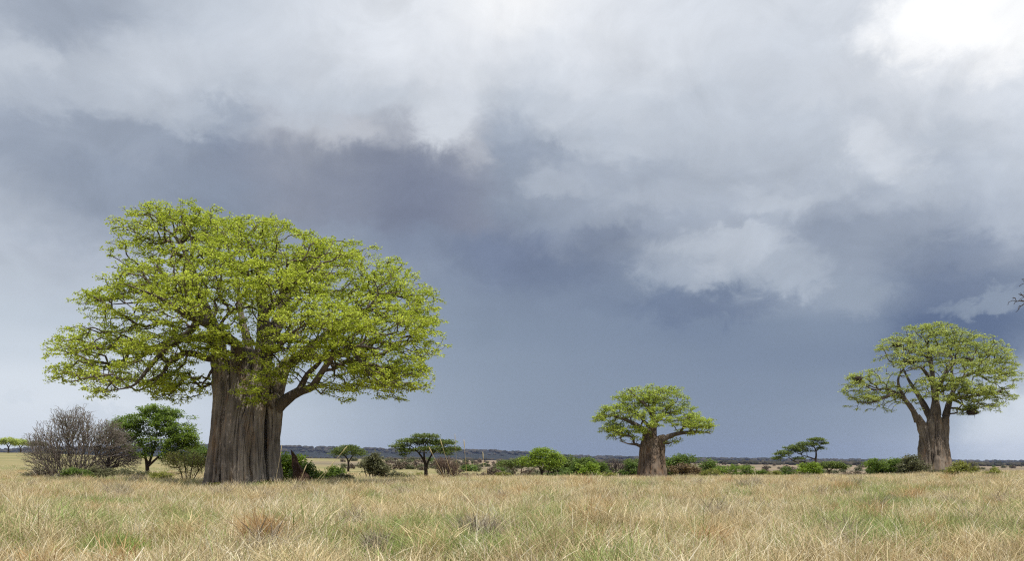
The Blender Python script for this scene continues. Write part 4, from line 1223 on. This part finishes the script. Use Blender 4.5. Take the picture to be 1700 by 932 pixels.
far_tree(330, 768, 300, 30, 26, 95, 'distant round tree seen left of the big trunk', 'leaf_dense')

# ------------------------------------------------------------------ small shrubs dotted over the far plain
def far_shrubs():
    rng = np.random.default_rng(99)
    kinds = [('leaf_olive', 'small grey-green shrub dotting the far tan plain', 'grey-green shrubs on the far plain'),
             ('leaf_dry', 'small brown shrub dotting the far tan plain', 'brown shrubs on the far plain'),
             ('leaf_dense', 'small green shrub dotting the far tan plain', 'green shrubs on the far plain')]
    protos = []
    for k, (lf, lab, grp) in enumerate(kinds):
        c = []
        for _ in range(60):
            v = rng.normal(0, 1, 3); v /= np.linalg.norm(v); v[2] = abs(v[2])
            c.append(v * np.array([1.5, 1.5, 1.5]) * rng.uniform(0.5, 1) + np.array([0, 0, 0.35]))
        o = leaf_mesh(np.array(c), 'plain_shrub', M[lf], None, np.zeros(3), 7, 0.55, 0.36, 0.35, up=0.5, rng=rng)
        tag(o, lab, 'shrub', grp)
        protos.append(o)
    first = [True] * 3
    n = 0
    while n < 296:
        if rng.random() < 0.62:
            px, d = rng.uniform(560, 960), 10 ** rng.uniform(math.log10(230), math.log10(1700))
        else:
            px, d = rng.uniform(1160, 1700), 10 ** rng.uniform(math.log10(420), math.log10(1700))
        k = rng.choice(3, p=[0.5, 0.35, 0.15])
        x = (px - CX) / F * d
        if first[k]:
            o = protos[k]; first[k] = False
        else:
            o = protos[k].copy(); COL.objects.link(o)
        o.location = (x, d, gz(x, d))
        s = rng.uniform(0.5, 1.25) * (1.0 if d < 600 else 1.7)
        o.scale = (s * rng.uniform(0.9, 1.5), s, s * rng.uniform(0.75, 1.15))
        o.rotation_euler = (0, 0, rng.uniform(0, 6.28))
        n += 1
far_shrubs()

# ------------------------------------------------------------------ grass
def blades(n, radius, hmin, hmax, width, rng, bend=0.5, seg=3, heads=0.15, lean=(0, 0)):
    """arching grass blades as narrow strips"""
    V, Q, tint = [], [], []
    b = 0
    for i in range(n):
        a = rng.uniform(0, 6.283); rr = radius * math.sqrt(rng.random())
        x, y = rr * math.cos(a), rr * math.sin(a)
        h = rng.uniform(hmin, hmax)
        da = rng.uniform(0, 6.283); bd = bend * h * rng.uniform(0.2, 1.3)
        dx, dy = math.cos(da) * bd + lean[0] * h, math.sin(da) * bd + lean[1] * h
        wa = rng.uniform(0, 3.1416); w = width * rng.uniform(0.6, 1.4)
        wx, wy = math.cos(wa) * w, math.sin(wa) * w
        head = rng.random() < heads
        tt = rng.random()
        for s in range(seg + 1):
            t = s / seg
            cx, cy = x + dx * t * t, y + dy * t * t
            cz = h * (t - 0.28 * min(1.2, (bd / h)) * t * t)
            k = (1 - t * 0.85) if not head else (0.55 if t < 0.7 else (1.5 if t < 0.99 else 0.3))
            V.append((cx - wx * k * 0.5, cy - wy * k * 0.5, cz)); V.append((cx + wx * k * 0.5, cy + wy * k * 0.5, cz))
            if s:
                Q.append((b, b + 1, b + 3, b + 2)); tint.append(tt)
                b += 2
        b += 2
    return np.array(V), np.array(Q), np.array(tint)

def row_distance(px, py):
    for dd in np.linspace(12, 120, 800):             # where the ground reaches that row
        if HY - (gz((px - CX) / F * dd, dd) - EYE) * F / dd <= py: return dd
    return 120.0
TUSS = [((px - CX) / F * row_distance(px, py), row_distance(px, py), w / F * row_distance(px, py) * 0.34)
        for px, py, w in ((436,924,92),(795,914,96),(622,928,56),(572,856,60),(1170,924,70),(1500,926,70))]
def grass_field():
    rng = np.random.default_rng(5)
    srcs = []
    def variant(name, *a, **k):
        V, Q, t = blades(*a, rng=rng, **k)
        me_o = mesh_np(name, V, Q.ravel(), [4] * len(Q), M['grass'], tint=t, link=False)
        srcs.append(me_o); me_o.name = 'tuft_%02d' % len(srcs)
    for i in range(6): variant('a', 46, 0.30, 0.16, 0.66, 0.0135, bend=0.75, seg=3, heads=0.2)       # near
    for i in range(5): variant('b', 40, 0.40, 0.18, 0.56, 0.021, bend=0.7, seg=2, heads=0.25)        # middle
    for i in range(4): variant('c', 34, 0.60, 0.20, 0.50, 0.034, bend=0.7, seg=2, heads=0.2)          # far
    def accent(mat, *a, **k):
        V, Q, t = blades(*a, rng=rng, **k)
        srcs.append(mesh_np('d', V, Q.ravel(), [4] * len(Q), M[mat], tint=t, link=False)); srcs[-1].name = 'tuft_%02d' % len(srcs)
    for i in range(3): accent('pale_grass', 9, 0.25, 0.40, 0.90, 0.0095, bend=0.9, seg=5, heads=0.35)      # 15-17 long bleached stalks
    for i in range(2): accent('green_grass', 70, 0.32, 0.14, 0.42, 0.016, bend=0.6, seg=3, heads=0.0)     # 18-19 new green grass
    for i in range(2): accent('grey_grass', 60, 0.30, 0.15, 0.5, 0.012, bend=1.0, seg=3, heads=0.1)       # 20-21 grey matted grass
    for i in range(2): accent('rust_grass', 60, 0.30, 0.2, 0.55, 0.011, bend=0.7, seg=3, heads=0.3)       # 22-23 rusty grass
    for i in range(2): accent('pink_grass', 60, 0.30, 0.25, 0.62, 0.012, bend=0.8, seg=3, heads=0.4)      # 24-25 pinkish straw
    for mt in ('pink_grass', 'grey_grass', 'rust_grass', 'grass', 'pink_grass'):                         # 26-30 big tussocks
        accent(mt, 230, 0.36, 0.35, 1.0, 0.0125, bend=0.85, seg=4, heads=0.3)
    src_col = bpy.data.collections.new('grass_tufts')
    for s in srcs: src_col.objects.link(s)
    pts, idx, rot, scl = [], [], [], []
    def scatter(d0, d1, dens, ks, smin, smax, xr=0.66, patch=None, at=None):
        area = xr * 2 * (d1 * d1 - d0 * d0) / 2
        n = int(area * dens)
        d = np.sqrt(rng.uniform(d0 * d0, d1 * d1, n))
        x = rng.uniform(-xr, xr, n) * d
        # hummocks: drop some points in a patchy way, vary the height by patch
        hn = np.array([mnoise.noise((a * 0.35, b * 0.35, 0.0)) + 0.5 * mnoise.noise((a * 1.1, b * 1.1, 4.0)) for a, b in zip(x, d)])
        keep = rng.random(n) < np.clip(0.75 + hn * 1.1, 0.12, 1)
        if patch is not None:
            pn = np.array([mnoise.noise((a * 0.22 + patch, b * 0.22, 9.0)) + 0.6 * mnoise.noise((a * 0.9, b * 0.9 + patch, 2.0)) for a, b in zip(x, d)])
            if at is not None:
                for (gx, gy, rx, ry, k) in at:
                    pn = np.maximum(pn, (1.1 - np.hypot((x - gx) / rx, (d - gy) / ry)) * k)
            keep &= pn > 0.18
        for (tx, ty, tr_) in TUSS: keep &= np.hypot(x - tx, (d - ty) / 1.4) > tr_
        x, d, hn = x[keep], d[keep], hn[keep]
        z = ground_z(x, d) - 0.02
        pts.append(np.column_stack([x, d, z]))
        idx.append(rng.integers(ks[0], ks[1], len(x)))
        rot.append(rng.uniform(0, 6.283, len(x)))
        s = rng.uniform(smin, smax, len(x)) * np.clip(1 + hn * 0.55, 0.5, 1.7)
        s = s * np.clip(0.3 + 0.7 * (np.hypot(x + 17.0, d - 55.2) - 2.4) / 3.5, 0.3, 1)     # trampled round the big trunk
        scl.append(s)
    scatter(9, 30, 11.0, (0, 6), 0.7, 1.3, 0.72)
    scatter(30, 58, 6.0, (6, 11), 0.75, 1.2)
    scatter(58, 128, 2.6, (11, 15), 0.8, 1.2)
    scatter(128, 210, 0.25, (11, 15), 0.5, 0.9)
    scatter(9, 34, 0.7, (15, 18), 0.5, 1.1, 0.72)
    scatter(34, 70, 0.15, (15, 18), 0.7, 1.2)
    scatter(9, 34, 6.0, (18, 20), 0.7, 1.2, 0.72, patch=20.0, at=GREEN)
    scatter(34, 90, 0.7, (18, 20), 0.8, 1.3, patch=20.0, at=GREEN)
    scatter(9, 40, 2.6, (20, 22), 0.7, 1.2, 0.72, patch=50.0)
    scatter(9, 40, 1.3, (22, 24), 0.7, 1.2, 0.72, patch=80.0)
    scatter(9, 40, 3.0, (24, 26), 0.7, 1.15, 0.72, patch=110.0)
    scatter(40, 120, 1.6, (24, 26), 0.8, 1.2, patch=110.0)
    scatter(10, 60, 0.28, (26, 31), 0.45, 0.95, 0.7)
    scatter(60, 120, 0.05, (26, 31), 0.5, 0.9)
    Pn = np.vstack(pts); I = np.concatenate(idx); R = np.concatenate(rot); S = np.concatenate(scl)
    me = bpy.data.meshes.new('savanna_grass')
    me.vertices.add(len(Pn)); me.vertices.foreach_set('co', Pn.astype(np.float32).ravel())
    for nm, typ, arr in (('tuft', 'INT', I.astype(np.int32)), ('turn', 'FLOAT', R.astype(np.float32)), ('size', 'FLOAT', S.astype(np.float32))):
        at = me.attributes.new(nm, typ, 'POINT'); at.data.foreach_set('value', arr)
    me.materials.append(M['grass'])
    ob = bpy.data.objects.new('savanna_grass', me); COL.objects.link(ob)
    tag(ob, 'dry straw coloured savanna grass with green patches covering the foreground', 'grass', kind='stuff')
    ng = bpy.data.node_groups.new('scatter_grass', 'GeometryNodeTree')
    ng.interface.new_socket('Geometry', in_out='INPUT', socket_type='NodeSocketGeometry')
    ng.interface.new_socket('Geometry', in_out='OUTPUT', socket_type='NodeSocketGeometry')
    N, L = ng.nodes, ng.links
    gi, go = N.new('NodeGroupInput'), N.new('NodeGroupOutput')
    ci = N.new('GeometryNodeCollectionInfo'); ci.inputs['Collection'].default_value = src_col
    ci.inputs['Separate Children'].default_value = True; ci.inputs['Reset Children'].default_value = True
    m2p = N.new('GeometryNodeMeshToPoints')
    iop = N.new('GeometryNodeInstanceOnPoints'); iop.inputs['Pick Instance'].default_value = True
    def attr(nm, t):
        a = N.new('GeometryNodeInputNamedAttribute'); a.data_type = t; a.inputs['Name'].default_value = nm
        return a.outputs['Attribute']
    cx = N.new('ShaderNodeCombineXYZ')
    L.new(attr('turn', 'FLOAT'), cx.inputs[2])
    L.new(gi.outputs[0], m2p.inputs['Mesh']); L.new(m2p.outputs[0], iop.inputs['Points'])
    L.new(ci.outputs[0], iop.inputs['Instance']); L.new(attr('tuft', 'INT'), iop.inputs['Instance Index'])
    L.new(cx.outputs[0], iop.inputs['Rotation']); L.new(attr('size', 'FLOAT'), iop.inputs['Scale'])
    L.new(iop.outputs[0], go.inputs[0])
    md = ob.modifiers.new('scatter', 'NODES'); md.node_group = ng
    print('grass tufts', len(Pn))
grass_field()

# tussocks one can pick out in the foreground
def tussock(label, px, py, hpx, wpx, mat, seed, n=260, bend=0.7, extra=None, lean=(0, 0), width=0.011):
    d = row_distance(px, py)
    x = (px - CX) / F * d
    s = d / F
    rng = np.random.default_rng(seed)
    root = empty('grass_tussock', (x, d, gz(x, d)))
    tag(root, label, 'grass tussock')
    V, Q, t = blades(n, wpx * s * 0.36, hpx * s * 0.45, hpx * s * 1.05, width, rng, bend=bend, seg=4, heads=0.2, lean=lean)
    mesh_np('blades', V, Q.ravel(), [4] * len(Q), M[mat], root, tint=t)
    if extra:
        V, Q, t = blades(extra, wpx * s * 0.34, hpx * s * 0.9, hpx * s * 1.7, width * 1.5, rng, bend=1.0, seg=6, heads=0.1, lean=lean)
        mesh_np('bleached_stalks', V, Q.ravel(), [4] * len(Q), M['pale_grass'], root, tint=t)
    return root
tussock('rusty orange grass tussock in the foreground under the big baobab', 436, 924, 84, 92, 'rust_grass', 1, n=1100, extra=16)
tussock('grey-brown withered tussock with pale arching stalks, foreground middle', 795, 914, 70, 96, 'grey_grass', 2, n=900, extra=26)
tussock('grey twiggy tussock at the bottom edge between the rusty and pale-stalked ones', 622, 928, 54, 56, 'grey_grass', 3, n=480, extra=4)
tussock('pinkish straw tussock swept to the right beyond the rusty one', 572, 856, 40, 60, 'pink_grass', 4, n=420, lean=(0.35, 0))
tussock('rusty leaning tussock in the foreground right of centre', 1170, 924, 62, 70, 'rust_grass', 5, n=460, lean=(0.4, 0))
tussock('pale spiky tussock at the bottom right of the grassland', 1500, 926, 54, 70, 'pink_grass', 6, n=220, extra=14)
tussock('fresh green grass clump at the bottom edge, middle', 690, 930, 26, 170, 'green_grass', 7, n=900, bend=0.6)
tussock('fresh green grass clump at the bottom left of the foreground', 1430, 900, 34, 120, 'green_grass', 8, n=420, bend=0.5)
tussock('swept pale straw tussock left of the right baobab, mid field', 1540, 842, 26, 60, 'pale_grass', 9, n=160, lean=(-0.8, 0))
tussock('bleached white-tipped tussock just behind the rusty orange one', 440, 862, 44, 70, 'pale_grass', 10, n=150)

def stalk(label, base, tip, d, mat, seed, r=0.006, bend=0.08):
    b, t = P(base[0], base[1], d), P(tip[0], tip[1], d)
    b[2] = gz(b[0], d)
    root = empty('grass_stalk', b)
    tag(root, label, 'grass stalk', 'tall dry grass stalks')
    k = 8
    pts = [b + (t - b) * (i / k) + np.array([bend * math.sin(i / k * math.pi / 2) ** 2 * (1 if t[0] > b[0] else -1), 0, 0]) for i in range(k + 1)]
    tube_mesh([(pts, [r * (1 - 0.5 * i / k) for i in range(k + 1)], 4)], 'stem', M[mat], root, b)
    e = pts[-1]; dr = (pts[-1] - pts[-2]); dr /= np.linalg.norm(dr)
    tube_mesh([([e - dr * 0.12, e - dr * 0.06, e, e + dr * 0.05], [r * 0.7, r * 1.9, r * 1.6, r * 0.3], 5)], 'seed_head', M['pale_grass'], root, b)
stalk('tall straw stalk leaning left, top beside the tiered umbrella acacia crown', (790, 880), (738, 733), 19, 'pink_grass', 1)
stalk('tall straw stalk leaning furthest left across the bare brown bush', (800, 880), (720, 746), 18.5, 'pink_grass', 2)
stalk('upright tall straw stalk nearest the bare brown bush', (788, 880), (777, 734), 18, 'pink_grass', 3)
stalk('tallest thin stalk rising against the storm cloud above the brown bush', (768, 880), (761, 724), 21, 'pink_grass', 4, r=0.004)
stalk('short upright stalk with fat seed head right of the upright tall one', (815, 880), (808, 754), 19, 'pink_grass', 5)
stalk('upright stalk standing between the tall stalks and the flat dark acacia', (816, 890), (814, 780), 17.5, 'pink_grass', 6)
stalk('long stalk leaning right past the termite mound', (432, 900), (556, 744), 20, 'pale_grass', 7, r=0.007, bend=0.25)
stalk('bent stalk leaning right with its tip over the mound foot', (452, 890), (530, 770), 20, 'pale_grass', 8, r=0.007, bend=0.3)
stalk('short pale stalk crossing the big trunk base', (440, 880), (462, 742), 21, 'pale_grass', 9, r=0.006)
stalk('low pale stalk bent over to the right below the mound', (446, 890), (492, 776), 19, 'pale_grass', 10, r=0.007, bend=0.2)

# ------------------------------------------------------------------ air
def build_haze():
    x, y0, y1, z0, z1 = 9300, -600, 9400, -30, 210
    me = bpy.data.meshes.new('haze')
    V = [(-x, y0, z0), (x, y0, z0), (x, y1, z0), (-x, y1, z0), (-x, y0, z1), (x, y0, z1), (x, y1, z1), (-x, y1, z1)]
    me.from_pydata(V, [], [(0, 3, 2, 1), (4, 5, 6, 7), (0, 1, 5, 4), (1, 2, 6, 5), (2, 3, 7, 6), (3, 0, 4, 7)])
    o = bpy.data.objects.new('haze', me); COL.objects.link(o)
    m, T = mat_new('air')
    v = T.n('ShaderNodeVolumePrincipled')
    v.inputs['Color'].default_value = (0.40, 0.51, 0.90, 1)
    v.inputs['Density'].default_value = 0.000032
    v.inputs['Anisotropy'].default_value = 0.2
    T.n('ShaderNodeOutputMaterial', inp={1: v.outputs[0]})
    me.materials.append(m)
    tag(o, 'thin blue haze over the far plain and ridge', 'haze', kind='stuff')
build_haze()
